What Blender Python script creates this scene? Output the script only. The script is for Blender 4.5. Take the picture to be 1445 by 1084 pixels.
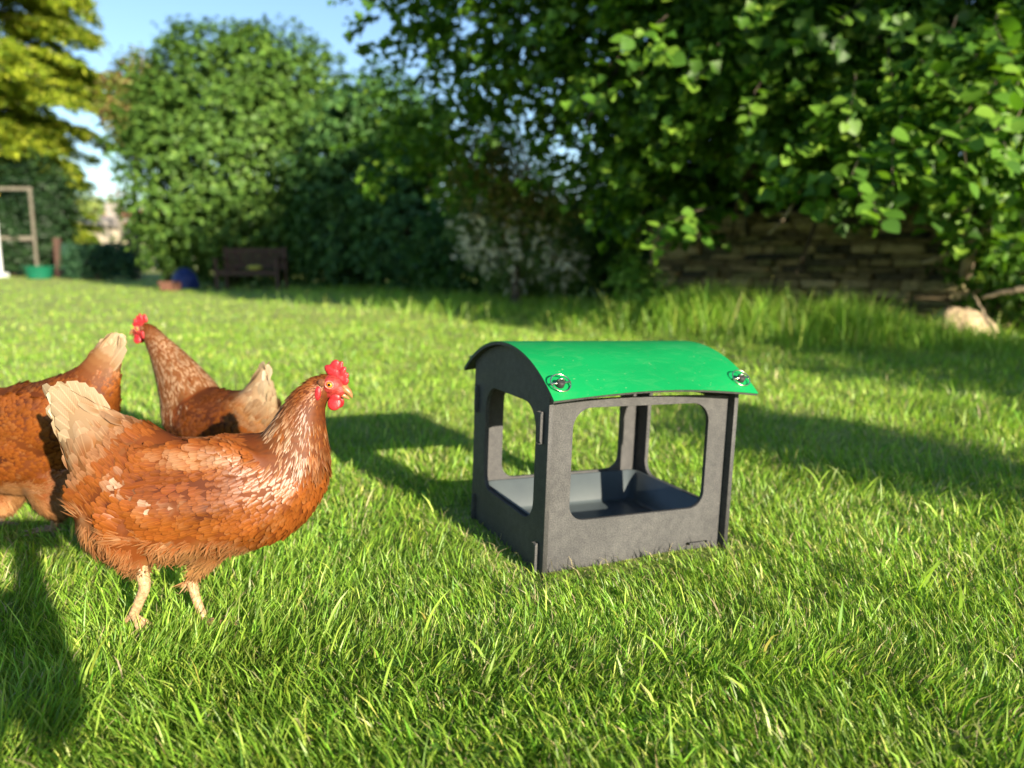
import bpy, bmesh, math, random
import numpy as np
from mathutils import Vector, Matrix
for o in list(bpy.data.objects): bpy.data.objects.remove(o)
S = bpy.context.scene
C = S.collection
random.seed(7); rng = np.random.default_rng(7)

# ------------------------------------------------------------------ camera, sky, sun
F = 1085.; CX = 722.5; CY = 542.; EYE = .62; PITCH = math.radians(9.1)
cam_d = bpy.data.cameras.new('camera'); cam = bpy.data.objects.new('camera', cam_d); C.objects.link(cam)
cam.location = (0, 0, EYE); cam.rotation_euler = (math.pi/2-PITCH, 0, 0)
cam_d.sensor_width = 36; cam_d.lens = 36*F/1445; cam_d.clip_start = .02; cam_d.clip_end = 2000
cam_d.dof.use_dof = True; cam_d.dof.focus_distance = 1.27; cam_d.dof.aperture_fstop = 2.55
S.camera = cam
SUN_AZ = math.radians(34); SUN_EL = math.radians(16)      # the light travels forward and to the left
to_sun = Vector((math.sin(SUN_AZ)*math.cos(SUN_EL), -math.cos(SUN_AZ)*math.cos(SUN_EL), math.sin(SUN_EL)))
W = bpy.data.worlds.new('World'); S.world = W; W.use_nodes = True
nt = W.node_tree; nt.nodes.clear()
sky = nt.nodes.new('ShaderNodeTexSky'); sky.sky_type = 'NISHITA'; sky.sun_disc = False
sky.sun_elevation = SUN_EL; sky.sun_rotation = math.atan2(to_sun.x, to_sun.y)
sky.air_density = 1.0; sky.dust_density = .25; sky.ozone_density = 2.6
bg = nt.nodes.new('ShaderNodeBackground'); bg.inputs[1].default_value = .075
wo = nt.nodes.new('ShaderNodeOutputWorld')
nt.links.new(sky.outputs[0], bg.inputs[0]); nt.links.new(bg.outputs[0], wo.inputs[0])
sd = bpy.data.lights.new('sun', 'SUN'); sd.energy = 5.0; sd.angle = math.radians(.5); sd.color = (1, .87, .68)
sun = bpy.data.objects.new('sun', sd); C.objects.link(sun)
sun.rotation_euler = to_sun.to_track_quat('Z', 'Y').to_euler()
S.view_settings.view_transform = 'Standard'; S.view_settings.look = 'None'
S.view_settings.gamma = 1; S.view_settings.use_curve_mapping = False
S.view_settings.exposure = 1.62
S.cycles.max_bounces = 7; S.cycles.transmission_bounces = 5; S.cycles.diffuse_bounces = 4
S.cycles.use_denoising = True

# ------------------------------------------------------------------ helpers
cp, sp = math.cos(PITCH), math.sin(PITCH)
def at(x, y, Y):                                   # photo pixel at forward distance Y -> world point
    u = (x-CX)/F; v = -(y-CY)/F
    r = np.array([u, cp+v*sp, -sp+v*cp]); return np.array([0, 0, EYE])+r*(Y/r[1])
def gnd(x, y, z=0):
    u = (x-CX)/F; v = -(y-CY)/F
    r = np.array([u, cp+v*sp, -sp+v*cp]); return np.array([0, 0, EYE])+r*((z-EYE)/r[2])
def norm(a): return a/np.maximum(np.linalg.norm(a, axis=-1, keepdims=True), 1e-9)

_perm = np.random.default_rng(3).random((256, 256))
def vnoise(x, y, s=1., k=0):                        # smooth value noise 0..1
    x = np.asarray(x)*s+17.3*k+40; y = np.asarray(y)*s+9.1*k+40
    xi = np.floor(x).astype(int); yi = np.floor(y).astype(int); fx = x-xi; fy = y-yi
    fx = fx*fx*(3-2*fx); fy = fy*fy*(3-2*fy)
    a = _perm[xi % 256, yi % 256]; b = _perm[(xi+1) % 256, yi % 256]; c = _perm[xi % 256, (yi+1) % 256]; d = _perm[(xi+1) % 256, (yi+1) % 256]
    return (a*(1-fx)+b*fx)*(1-fy)+(c*(1-fx)+d*fx)*fy
def ground_z(x, y):
    r = np.hypot(x, y)
    k = np.clip((r-.3)/2, 0, 1)
    z = (vnoise(x, y, 1.7)-.5)*.03+(vnoise(x, y, 5, 1)-.5)*.014
    z += (vnoise(x, y, .13, 2)-.5)*.25*np.clip((r-6)/20, 0, 1)
    return z*k

def link(o, parent=None):
    C.objects.link(o)
    if parent is not None: o.parent = parent
    return o
def tag(o, label=None, cat=None, group=None, kind=None):
    if label: o['label'] = label
    if cat: o['category'] = cat
    if group: o['group'] = group
    if kind: o['kind'] = kind
    return o
def thing(name, label, cat, loc=(0, 0, 0), rz=0, group=None):
    o = bpy.data.objects.new(name, None); o.location = loc; o.rotation_euler = (0, 0, rz); o.empty_display_size = .1
    C.objects.link(o); return tag(o, label, cat, group)
def np_mesh(name, V, Fc, cols=None, uv=None, smooth=False):
    """V (n,3); Fc (m,k) faces of equal size or list; cols dict name->(n,3)"""
    me = bpy.data.meshes.new(name)
    V = np.ascontiguousarray(V, np.float32)
    if isinstance(Fc, np.ndarray):
        m, k = Fc.shape
        me.vertices.add(len(V)); me.vertices.foreach_set('co', V.ravel())
        me.loops.add(m*k); me.loops.foreach_set('vertex_index', np.ascontiguousarray(Fc, np.int32).ravel())
        me.polygons.add(m); me.polygons.foreach_set('loop_start', np.arange(0, m*k, k, dtype=np.int32))
        if smooth: me.polygons.foreach_set('use_smooth', np.ones(m, bool))
        me.update(calc_edges=True)
        me.validate()
    else:
        me.from_pydata([tuple(v) for v in V], [], [tuple(f) for f in Fc]); me.update()
        if smooth: me.polygons.foreach_set('use_smooth', np.ones(len(me.polygons), bool))
    if cols:
        for n, c in cols.items():
            a = me.color_attributes.new(n, 'FLOAT_COLOR', 'POINT')
            c4 = np.ones((len(V), 4), np.float32); c4[:, :3] = c; a.data.foreach_set('color', c4.ravel())
    if uv is not None:                               # per vertex uv stored as a point vector attribute
        a = me.attributes.new('fuv', 'FLOAT_VECTOR', 'POINT')
        u3 = np.zeros((len(V), 3), np.float32); u3[:, :2] = uv; a.data.foreach_set('vector', u3.ravel())
    return me
def mobj(name, me, mat, parent=None, loc=None):
    o = bpy.data.objects.new(name, me)
    if mat: me.materials.clear(); me.materials.append(mat)
    if loc is not None: o.location = loc
    return link(o, parent)
def bm_obj(name, bm, mat, parent=None, smooth=False, loc=None):
    me = bpy.data.meshes.new(name)
    bmesh.ops.recalc_face_normals(bm, faces=bm.faces); bm.to_mesh(me); bm.free()
    if smooth: me.polygons.foreach_set('use_smooth', np.ones(len(me.polygons), bool))
    return mobj(name, me, mat, parent, loc)
def add_box(bm, x0, x1, y0, y1, z0, z1, M=None, bevel=0):
    r = bmesh.ops.create_cube(bm, size=1)
    m = Matrix.Translation(((x0+x1)/2, (y0+y1)/2, (z0+z1)/2)) @ Matrix.Diagonal((x1-x0, y1-y0, z1-z0, 1))
    bmesh.ops.transform(bm, matrix=(M @ m if M else m), verts=r['verts'])
    if bevel:
        es = {e for v in r['verts'] for e in v.link_edges}
        bmesh.ops.bevel(bm, geom=list(es), offset=bevel, segments=2, affect='EDGES', profile=.6)
def tube(pts, rad, sides=8, cap=True):
    """tapered tube through pts, returns V,F lists"""
    pts = [np.array(p, float) for p in pts]; n = len(pts); V = []; Fc = []
    up = np.array([.13, .21, .97]); prev = None
    for i, p in enumerate(pts):
        t = norm(pts[min(i+1, n-1)]-pts[max(i-1, 0)])
        if prev is None: a = norm(np.cross(t, up) if abs(t @ up) < .95 else np.cross(t, [1, 0, 0]))
        else: a = norm(prev-t*(prev @ t))
        b = np.cross(t, a); prev = a
        for k in range(sides):
            th = 2*math.pi*k/sides; V.append(p+(a*math.cos(th)+b*math.sin(th))*rad[i])
    for i in range(n-1):
        for k in range(sides):
            k2 = (k+1) % sides; Fc.append((i*sides+k, i*sides+k2, (i+1)*sides+k2, (i+1)*sides+k))
    if cap: Fc.append(tuple(range(sides))[::-1]); Fc.append(tuple(range((n-1)*sides, n*sides)))
    return V, Fc
class MB:
    def __init__(s): s.V = []; s.F = []
    def add(s, VF):
        V, Fc = VF; o = len(s.V); s.V += [tuple(v) for v in V]; s.F += [tuple(i+o for i in f) for f in Fc]; return s
    def obj(s, name, mat, parent=None, smooth=True):
        me = bpy.data.meshes.new(name); me.from_pydata(s.V, [], s.F); me.update()
        if smooth: me.polygons.foreach_set('use_smooth', np.ones(len(me.polygons), bool))
        return mobj(name, me, mat, parent)
def boxVF(x0, x1, y0, y1, z0, z1):
    V = [(x, y, z) for x in (x0, x1) for y in (y0, y1) for z in (z0, z1)]
    return V, [(0, 1, 3, 2), (4, 6, 7, 5), (0, 4, 5, 1), (2, 3, 7, 6), (0, 2, 6, 4), (1, 5, 7, 3)]
def catmull(P, n):
    P = np.array(P, float); m = len(P); t = np.linspace(0, m-1, n); i = np.clip(t.astype(int), 0, m-2); f = (t-i)[:, None]
    p0 = P[np.clip(i-1, 0, m-1)]; p1 = P[i]; p2 = P[i+1]; p3 = P[np.clip(i+2, 0, m-1)]
    return .5*((2*p1)+(-p0+p2)*f+(2*p0-5*p1+4*p2-p3)*f*f+(-p0+3*p1-3*p2+p3)*f**3)

# ------------------------------------------------------------------ materials
def new_mat(name):
    m = bpy.data.materials.new(name); m.use_nodes = True; t = m.node_tree; t.nodes.clear()
    out = t.nodes.new('ShaderNodeOutputMaterial'); return m, t, out
def N(t, typ, **kw):
    n = t.nodes.new('ShaderNode'+typ)
    for k, v in kw.items():
        if k.startswith('i_'): n.inputs[k[2:].replace('_', ' ')].default_value = v
        else: setattr(n, k, v)
    return n
def ramp(t, fac, stops):
    r = t.nodes.new('ShaderNodeValToRGB'); e = r.color_ramp.elements
    while len(e) < len(stops): e.new(.5)
    for el, (p, c) in zip(e, stops): el.position = p; el.color = (*c, 1)
    t.links.new(fac, r.inputs[0]); return r.outputs[0]
def simple(name, col, rough=.6, col2=None, scale=20, bump=0, metal=0, spec=.4, detail=4, stops=None, bscale=None, coord='Object', dist=.002):
    m, t, out = new_mat(name); p = N(t, 'BsdfPrincipled'); L = t.links.new
    p.inputs['Roughness'].default_value = rough; p.inputs['Metallic'].default_value = metal; p.inputs['Specular IOR Level'].default_value = spec
    tc = N(t, 'TexCoord'); nz = N(t, 'TexNoise'); nz.inputs['Scale'].default_value = scale; nz.inputs['Detail'].default_value = detail
    L(tc.outputs[coord], nz.inputs['Vector'])
    col2 = col2 or tuple(c*.75 for c in col)
    L(ramp(t, nz.outputs[0], stops or [(.35, col2), (.65, col)]), p.inputs['Base Color'])
    if bump:
        nb = N(t, 'TexNoise'); nb.inputs['Scale'].default_value = bscale or scale*3; nb.inputs['Detail'].default_value = 5; L(tc.outputs[coord], nb.inputs['Vector'])
        b = N(t, 'Bump'); b.inputs['Strength'].default_value = bump; b.inputs['Distance'].default_value = dist; L(nb.outputs[0], b.inputs['Height']); L(b.outputs[0], p.inputs['Normal'])
    L(p.outputs[0], out.inputs[0]); return m
def leafy(name, trans=.35, gloss=.08, rough=.4, attr='col', tint=(1, 1, 1), trans_tint=(1.25, 1.35, .5), objcol=None):
    """a thin leaf or blade: diffuse + translucent + a little gloss; colour from the 'col' attribute"""
    m, t, out = new_mat(name); L = t.links.new
    if objcol:
        oi = N(t, 'ObjectInfo'); src = ramp(t, oi.outputs['Random'], objcol)
    else:
        a = N(t, 'Attribute', attribute_name=attr); src = a.outputs['Color']
    mt = N(t, 'Mix', data_type='RGBA', blend_type='MULTIPLY'); mt.inputs[0].default_value = 1; L(src, mt.inputs[6]); mt.inputs[7].default_value = (*tint, 1)
    mm = N(t, 'Mix', data_type='RGBA', blend_type='MULTIPLY'); mm.inputs[0].default_value = 1; L(src, mm.inputs[6]); mm.inputs[7].default_value = (*trans_tint, 1)
    d = N(t, 'BsdfDiffuse'); L(mt.outputs[2], d.inputs[0]); tr = N(t, 'BsdfTranslucent'); L(mm.outputs[2], tr.inputs[0])
    m1 = N(t, 'MixShader'); m1.inputs[0].default_value = trans; L(d.outputs[0], m1.inputs[1]); L(tr.outputs[0], m1.inputs[2])
    g = N(t, 'BsdfGlossy'); g.inputs['Roughness'].default_value = rough
    m2 = N(t, 'MixShader'); m2.inputs[0].default_value = gloss; L(m1.outputs[0], m2.inputs[1]); L(g.outputs[0], m2.inputs[2])
    L(m2.outputs[0], out.inputs[0]); return m

M_grass = leafy('grass_blade', .45, .02, .42, trans_tint=(1.25, 1.3, .6))
M_leaf = leafy('leaf', .34, .022, .5)
M_laurel = leafy('laurel_leaf', .25, .02, .5)
M_petal = leafy('petal', .3, .02, .5, trans_tint=(1, 1, 1))
M_bark = simple('bark', (.16, .12, .085), .9, (.05, .04, .03), 9, .8, bscale=30, dist=.02)
M_palebark = simple('pale_bark', (.42, .34, .22), .9, (.16, .12, .08), 7, .8, bscale=25, dist=.02)

# ------------------------------------------------------------------ ground
def build_ground():
    r = np.concatenate([np.linspace(.0, .3, 3), np.geomspace(.35, 30, 110), np.geomspace(33, 900, 24)])
    th = np.linspace(0, 2*np.pi, 201)[:-1]
    R, T = np.meshgrid(r, th, indexing='ij'); X = R*np.cos(T); Y = R*np.sin(T); Z = ground_z(X, Y)
    V = np.stack([X, Y, Z], -1).reshape(-1, 3); n, k = R.shape
    i, j = np.meshgrid(np.arange(n-1), np.arange(k), indexing='ij'); j2 = (j+1) % k
    Fc = np.stack([i*k+j, (i+1)*k+j, (i+1)*k+j2, i*k+j2], -1).reshape(-1, 4)
    m, t, out = new_mat('thatch_soil'); L = t.links.new; p = N(t, 'BsdfPrincipled'); p.inputs['Roughness'].default_value = .95
    tc = N(t, 'TexCoord'); a = N(t, 'TexNoise'); a.inputs['Scale'].default_value = 60; a.inputs['Detail'].default_value = 6; L(tc.outputs['Object'], a.inputs['Vector'])
    b = N(t, 'TexNoise'); b.inputs['Scale'].default_value = 1.2; b.inputs['Detail'].default_value = 4; L(tc.outputs['Object'], b.inputs['Vector'])
    c1 = ramp(t, a.outputs[0], [(.3, (.13, .18, .03)), (.5, (.22, .28, .05)), (.72, (.36, .35, .13))])
    c2 = ramp(t, b.outputs[0], [(.35, (.75, .8, .7)), (.65, (1.15, 1.1, 1.0))])
    mx = N(t, 'Mix', data_type='RGBA', blend_type='MULTIPLY'); mx.inputs[0].default_value = 1; L(c1, mx.inputs[6]); L(c2, mx.inputs[7])
    L(mx.outputs[2], p.inputs['Base Color'])
    bu = N(t, 'Bump'); bu.inputs['Strength'].default_value = .8; bu.inputs['Distance'].default_value = .01; L(a.outputs[0], bu.inputs['Height']); L(bu.outputs[0], p.inputs['Normal'])
    L(p.outputs[0], out.inputs[0])
    o = mobj('ground', np_mesh('ground', V, Fc, smooth=True), m); tag(o, kind='structure')
build_ground()

# ------------------------------------------------------------------ shelter frame (local metres)
SHY = .412; SHT = .0392; SHO = Vector((.0589, 1.4334, .002))
SHM = Matrix.Translation(SHO) @ Matrix.Rotation(SHY, 4, 'Z') @ Matrix.Rotation(SHT, 4, 'Y')
SW, SD = .452, .3957
def in_shelter(x, y, mrg=0.):
    lx = (x-SHO.x)*math.cos(SHY)+(y-SHO.y)*math.sin(SHY); ly = -(x-SHO.x)*math.sin(SHY)+(y-SHO.y)*math.cos(SHY)
    return (lx > -mrg) & (lx < SW+mrg) & (ly > -mrg) & (ly < SD+mrg)

# ------------------------------------------------------------------ grass
def blades(x, y, L, w, lean_dir, lean, col, segs=3, z0=None, droop=.6, tipc=None):
    """curved tapering blades as strips; returns V,F,col"""
    n = len(x); z = (ground_z(x, y) if z0 is None else z0)-.004
    a = rng.random(n)*2*np.pi; wx = np.cos(a)[:, None]; wy = np.sin(a)[:, None]      # facing
    t = np.linspace(0, 1, segs+1)[None, :]
    # arc: vertical part and horizontal part
    ang = lean[:, None]*(.35+ .65*t) + droop*t*t*lean[:, None]
    ds = L[:, None]/segs
    hx = np.concatenate([np.zeros((n, 1)), np.cumsum(np.sin(ang[:, :-1])*ds, 1)], 1)
    hz = np.concatenate([np.zeros((n, 1)), np.cumsum(np.cos(ang[:, :-1])*ds, 1)], 1)
    px = x[:, None]+hx*np.cos(lean_dir)[:, None]; py = y[:, None]+hx*np.sin(lean_dir)[:, None]; pz = z[:, None]+hz
    ww = (w[:, None]*np.array([.75]+[1.]*(segs-1)+[0])[None, :]*(1-.35*t))*.5
    Lp = np.stack([px-wx*ww, py-wy*ww, pz], -1); Rp = np.stack([px+wx*ww, py+wy*ww, pz], -1)
    # vertices: for levels 0..segs-1 two verts, the tip one
    V = np.empty((n, 2*segs+1, 3)); V[:, 0:2*segs:2] = Lp[:, :-1]; V[:, 1:2*segs:2] = Rp[:, :-1]; V[:, -1] = Lp[:, -1]
    tri = []
    for s in range(segs-1): b = 2*s; tri += [(b, b+1, b+3), (b, b+3, b+2)]
    tri.append((2*segs-2, 2*segs-1, 2*segs))
    tri = np.array(tri)
    Fc = (np.arange(n)[:, None, None]*(2*segs+1)+tri[None]).reshape(-1, 3)
    lev = np.array([i//2 for i in range(2*segs)]+[segs])/segs
    c = np.repeat(col[:, None, :], 2*segs+1, 1)
    base = np.array([.30, .33, .11]); bw = (np.clip(.35-lev, 0, 1)*.9)[None, :, None]  # pale blade foot, lightened further to lift the shaded gaps between blades
    c = c*(1-bw)+base*bw
    if tipc is not None:
        tw = (np.clip(lev-.6, 0, 1)*2)[None, :, None]*tipc[:, None, None]
        c = c*(1-tw)+np.array([.42, .38, .17])*tw
    return V.reshape(-1, 3), Fc, c.reshape(-1, 3)
def grass_cols(x, y, n):
    pal = np.array([[.165, .305, .032], [.235, .395, .045], [.315, .47, .065], [.13, .25, .028], [.46, .53, .12], [.50, .45, .24]])
    m = vnoise(x, y, 2.3, 5); m2 = vnoise(x, y, .5, 6)
    fr = np.clip(1.6-np.hypot(x, y)/4, .05, 1); p = np.stack([.30+.1*m, .30+0*m, .16+.14*m2, .22-.12*m2, .03+.10*(1-m), (.015+.075*(1-m)**2)*fr], 1); p /= p.sum(1, keepdims=True)
    k = (rng.random((n, 1)) > np.cumsum(p, 1)).sum(1).clip(0, 5)
    c = pal[k]*(.7+.6*rng.random((n, 1)))*(.88+.34*vnoise(x, y, 6, 15))[:, None]; c *= (1+.15*rng.standard_normal((n, 3))*.5)
    return np.clip(c, .01, .8)
# uncut patches: (centre x, y, radius, extra length) - longer tufts to the right as in the photo
def tall_factor(x, y):
    f = .85+.40*vnoise(x, y, 3.1, 8)+.22*vnoise(x, y, 9, 9)
    f += .9*np.clip((x-.95-.12*(y-1.5))/.8, 0, 1)*vnoise(x, y, 2.6, 12)*np.clip((y-.9)/.5, 0, 1)
    f += .45*np.exp(-(((x+.65)/.7)**2+((y-.9)/.45)**2))
    # rough belt in front of the wall and shrubs
    e = y-(5.6-.12*x); f += .3*np.clip(e/1.5, 0, 1)*np.clip((x+.3+.1*y)/1.5, 0, 1)
    return f
def rect_hidden(x, y): return in_shelter(x, y, -.006)
def clover():
    n = 1500; r = np.exp(rng.random(n)*math.log(4/.6))*.6; a = (rng.random(n)-.5)*1.5+math.pi/2; x = r*np.cos(a); y = r*np.sin(a)
    k = ~in_shelter(x, y, .03) & (vnoise(x, y, 3.3, 70) > .55); x, y = x[k], y[k]; n = len(x); V = []; off = 0; Fs = []; Cs = []
    h = .012+.014*rng.random(n); z = ground_z(x, y)+h; sz = .007+.005*rng.random(n); col = np.array([.10, .21, .03])*(.8+.5*rng.random((n, 1)))
    for j in range(3):
        an = rng.random(n)*.5+j*2.094+x*50; D = np.stack([np.cos(an), np.sin(an), .1+0*an], 1); P = np.stack([x, y, z], 1)
        q = norm(D); B = norm(np.cross(np.array([0, 0, 1.]), q)); Nn = np.cross(q, B)
        vs = np.stack([P, P+q*(sz*.5)[:, None]+B*(sz*.5)[:, None], P+q*sz[:, None]+B*(sz*.35)[:, None], P+q*(sz*.92)[:, None], P+q*sz[:, None]-B*(sz*.35)[:, None], P+q*(sz*.5)[:, None]-B*(sz*.5)[:, None]], 1)
        Fs.append((np.arange(n)[:, None, None]*6+np.array([(0, 1, 2), (0, 2, 3), (0, 3, 4), (0, 4, 5)])[None]).reshape(-1, 3)+off); V.append(vs.reshape(-1, 3)); Cs.append(np.repeat(col, 6, 0)); off += n*6
    sx, sy = np.full(n, .0006), 0; P0 = np.stack([x-.0005, y, z-h], 1); P1 = np.stack([x+.0005, y, z-h], 1); P2 = np.stack([x, y, z], 1)
    V.append(np.stack([P0, P1, P2], 1).reshape(-1, 3)); Fs.append((np.arange(n)[:, None]*3+np.array([[0, 1, 2]])).reshape(-1, 3)+off); Cs.append(np.repeat(col, 3, 0))
    tag(mobj('clover', np_mesh('clover', np.concatenate(V), np.concatenate(Fs), {'col': np.concatenate(Cs)}), M_grass), 'scattered three leaved clover growing low among the lawn grass', 'clover', kind='stuff')
def build_grass():
    parts = []
    def emit(n, r0, r1, segs, wmul, half=math.radians(43), low=False):
        r = np.exp(rng.random(n)*math.log(r1/r0))*r0; a = (rng.random(n)-.5)*2*half+math.pi/2
        x = r*np.cos(a); y = r*np.sin(a)
        gap = vnoise(x, y, 14, 3)*.6+vnoise(x, y, 40, 4)*.4
        keep = ~rect_hidden(x, y) & (rng.random(n) < .45+.9*gap); x = x[keep]; y = y[keep]; r = r[keep]; n = len(x)
        tf = tall_factor(x, y)
        L = (.017+.024*rng.random(n)**1.2)*tf*(1+.8*(rng.random(n) < .07))*np.where(in_shelter(x, y, .07), .46, 1)
        w = (.0016+.0016*rng.random(n)+.0026*(rng.random(n) < .09))*wmul*np.maximum(1, (r/1.5)**.8)
        fld = vnoise(x, y, 2.2, 20)*4*np.pi
        ld = fld+rng.standard_normal(n)*1.1; lean = .40+np.abs(rng.standard_normal(n))*.50
        if low: L = L*.75; lean = .8+.6*rng.random(n)
        parts.append(blades(x, y, L, w, ld, lean.clip(0, 1.35), grass_cols(x, y, n), segs, tipc=(rng.random(n) < .18)*rng.random(n)*np.clip(2.2-r/2, 0, 1)))
    emit(118000, .55, 2.6, 3, .92)
    emit(95000, .55, 2.6, 2, .85, low=True)
    emit(85000, 2.6, 8, 2, 1.0)
    emit(60000, 8, 36, 2, 1.1)
    # flat-lying thatch straw close by
    n = 9000; r = np.exp(rng.random(n)*math.log(3.5/.55))*.55; a = (rng.random(n)-.5)*1.5+math.pi/2; x = r*np.cos(a); y = r*np.sin(a)
    k = ~rect_hidden(x, y); x = x[k]; y = y[k]; n = len(x)
    parts.append(blades(x, y, .02+.03*rng.random(n), .0014+.001*rng.random(n), rng.random(n)*6.28, 1.1+.4*rng.random(n), np.array([.5, .42, .24])*(.6+.5*rng.random((n, 1))), 2, z0=ground_z(x, y)+.006))
    # coarse broad bladed tussocks towards the right, and a few long pale blades
    for (px_, py_, m, sd) in ((1285, 850, 16, .035), (1400, 800, 22, .07), (1330, 720, 26, .10), (1210, 690, 16, .08), (1430, 900, 16, .06), (150, 960, 22, .10), (420, 900, 12, .09), (690, 1000, 9, .08), (1080, 960, 9, .08)):
        c0 = gnd(px_, py_); x = c0[0]+rng.standard_normal(m)*sd; y = c0[1]+rng.standard_normal(m)*sd
        parts.append(blades(x, y, .055+.055*rng.random(m), .004+.003*rng.random(m), rng.random(m)*6.28, .5+.6*rng.random(m), np.array([.27, .42, .05])*(.7+.6*rng.random((m, 1))), 5, tipc=(rng.random(m) < .3)*.6))
    off = 0; Vs = []; Fs = []; Cs = []
    for V, Fc, c in parts: Vs.append(V); Fs.append(Fc+off); Cs.append(c); off += len(V)
    me = np_mesh('grass', np.concatenate(Vs), np.concatenate(Fs), {'col': np.concatenate(Cs)})
    tag(mobj('grass', me, M_grass), 'short sunlit lawn grass with yellowish tips covering the garden', 'grass', kind='stuff')
build_grass(); clover()

# ------------------------------------------------------------------ the play-hut shaped feeder shelter
def plastic(name, c, c2, rough, bump, speck=True, spec=.18):
    m, t, out = new_mat(name); L = t.links.new; p = N(t, 'BsdfPrincipled'); p.inputs['Roughness'].default_value = rough; p.inputs['Specular IOR Level'].default_value = spec
    tc = N(t, 'TexCoord'); a = N(t, 'TexNoise'); a.inputs['Scale'].default_value = 420; a.inputs['Detail'].default_value = 2; L(tc.outputs['Object'], a.inputs['Vector'])
    b = N(t, 'TexNoise'); b.inputs['Scale'].default_value = 9; b.inputs['Detail'].default_value = 6; L(tc.outputs['Object'], b.inputs['Vector'])
    f = N(t, 'TexNoise'); f.inputs['Scale'].default_value = 60; f.inputs['Detail'].default_value = 4; L(tc.outputs['Object'], f.inputs['Vector'])
    c1 = ramp(t, a.outputs[0], [(.36, tuple(x*.72 for x in c)), (.5, c), (.66, c2)])
    k = ramp(t, b.outputs[0], [(.3, (.84, .84, .84)), (.7, (1.14, 1.13, 1.11))])
    k2 = ramp(t, f.outputs[0], [(.35, (.86, .86, .87)), (.65, (1.1, 1.1, 1.08))])
    m1 = N(t, 'Mix', data_type='RGBA', blend_type='MULTIPLY'); m1.inputs[0].default_value = 1; L(c1, m1.inputs[6]); L(k, m1.inputs[7])
    m2 = N(t, 'Mix', data_type='RGBA', blend_type='MULTIPLY'); m2.inputs[0].default_value = 1; L(m1.outputs[2], m2.inputs[6]); L(k2, m2.inputs[7])
    L(m2.outputs[2], p.inputs['Base Color'])
    bu = N(t, 'Bump'); bu.inputs['Strength'].default_value = bump; bu.inputs['Distance'].default_value = .0006; L(a.outputs[0], bu.inputs['Height']); L(bu.outputs[0], p.inputs['Normal'])
    L(p.outputs[0], out.inputs[0]); return m
M_panel = plastic('speckled_recycled_plastic', (.060, .061, .063), (.086, .084, .083), .62, .3)
M_edge = plastic('rough_cut_plastic_edge', (.10, .09, .08), (.3, .28, .25), .8, 1.0)
M_tray = simple('tray_plastic', (.060, .076, .082), .36, (.05, .064, .072), 14, .15, bscale=60, dist=.0008)
M_roof = simple('green_roof_sheet', (.004, .25, .06), .45, (.003, .2, .05), 5, .12, bscale=90, dist=.0006, stops=[(.3, (.001, .215, .052)), (.60, (.002, .24, .06)), (.74, (.05, .29, .11))], detail=8)
def dusty(m):
    t = m.node_tree; p = next(n for n in t.nodes if n.type == 'BSDF_PRINCIPLED'); L = t.links.new; src = p.inputs['Base Color'].links[0].from_socket
    tc = N(t, 'TexCoord'); mp = N(t, 'Mapping'); mp.inputs['Scale'].default_value = (6, 13, 9); L(tc.outputs['Object'], mp.inputs['Vector'])
    a = N(t, 'TexNoise'); a.inputs['Scale'].default_value = 3; a.inputs['Detail'].default_value = 9; a.inputs['Distortion'].default_value = 1.2; L(mp.outputs[0], a.inputs['Vector'])
    b = N(t, 'TexNoise'); b.inputs['Scale'].default_value = 150; b.inputs['Detail'].default_value = 2; L(tc.outputs['Object'], b.inputs['Vector'])
    f1 = ramp(t, a.outputs[0], [(.52, (0, 0, 0)), (.85, (.13, .13, .13))]); f2 = ramp(t, b.outputs[0], [(.70, (0, 0, 0)), (.76, (.8, .8, .8))])
    ad = N(t, 'Mix', data_type='RGBA', blend_type='ADD'); ad.inputs[0].default_value = 1; L(f1, ad.inputs[6]); L(f2, ad.inputs[7])
    mx = N(t, 'Mix', data_type='RGBA'); L(ad.outputs[2], mx.inputs[0]); L(src, mx.inputs[6]); mx.inputs[7].default_value = (.15, .29, .13, 1); L(mx.outputs[2], p.inputs['Base Color'])
    rr = N(t, 'MapRange'); rr.inputs[3].default_value = .36; rr.inputs[4].default_value = .62; L(a.outputs[0], rr.inputs[0]); L(rr.outputs[0], p.inputs['Roughness'])
dusty(M_roof)
M_steel = simple('zinc_plated_steel', (.62, .60, .52), .25, (.5, .45, .3), 30, metal=1)
M_rubber = simple('black_rubber', (.02, .02, .022), .6)
def rrect(x0, x1, y0, y1, r, n=8, r4=None):
    rs = r4 or (r, r, r, r); out = []
    for (cx, cy, a0), rr in zip(((x1-rs[0], y0+rs[0], -90), (x1-rs[1], y1-rs[1], 0), (x0+rs[2], y1-rs[2], 90), (x0+rs[3], y0+rs[3], 180)), rs):
        for i in range(n+1):
            a = math.radians(a0+90*i/n); out.append((cx+rr*math.cos(a), cy+rr*math.sin(a)))
    return out
def panel_mesh(name, loops, th, M, bev=.0007):
    cu = bpy.data.curves.new(name, 'CURVE'); cu.dimensions = '2D'; cu.fill_mode = 'BOTH'; cu.extrude = th/2-bev; cu.bevel_depth = bev; cu.bevel_resolution = 1; cu.offset = -bev
    for lp in loops:
        s = cu.splines.new('POLY'); s.points.add(len(lp)-1); s.use_cyclic_u = True
        for p, (x, y) in zip(s.points, lp): p.co = (x, y, 0, 1)
    o = bpy.data.objects.new('tmp', cu); C.objects.link(o); dg = bpy.context.evaluated_depsgraph_get()
    me = bpy.data.meshes.new_from_object(o.evaluated_get(dg)); bpy.data.objects.remove(o); bpy.data.curves.remove(cu)
    me.transform(M); me.name = name; return me
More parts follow.
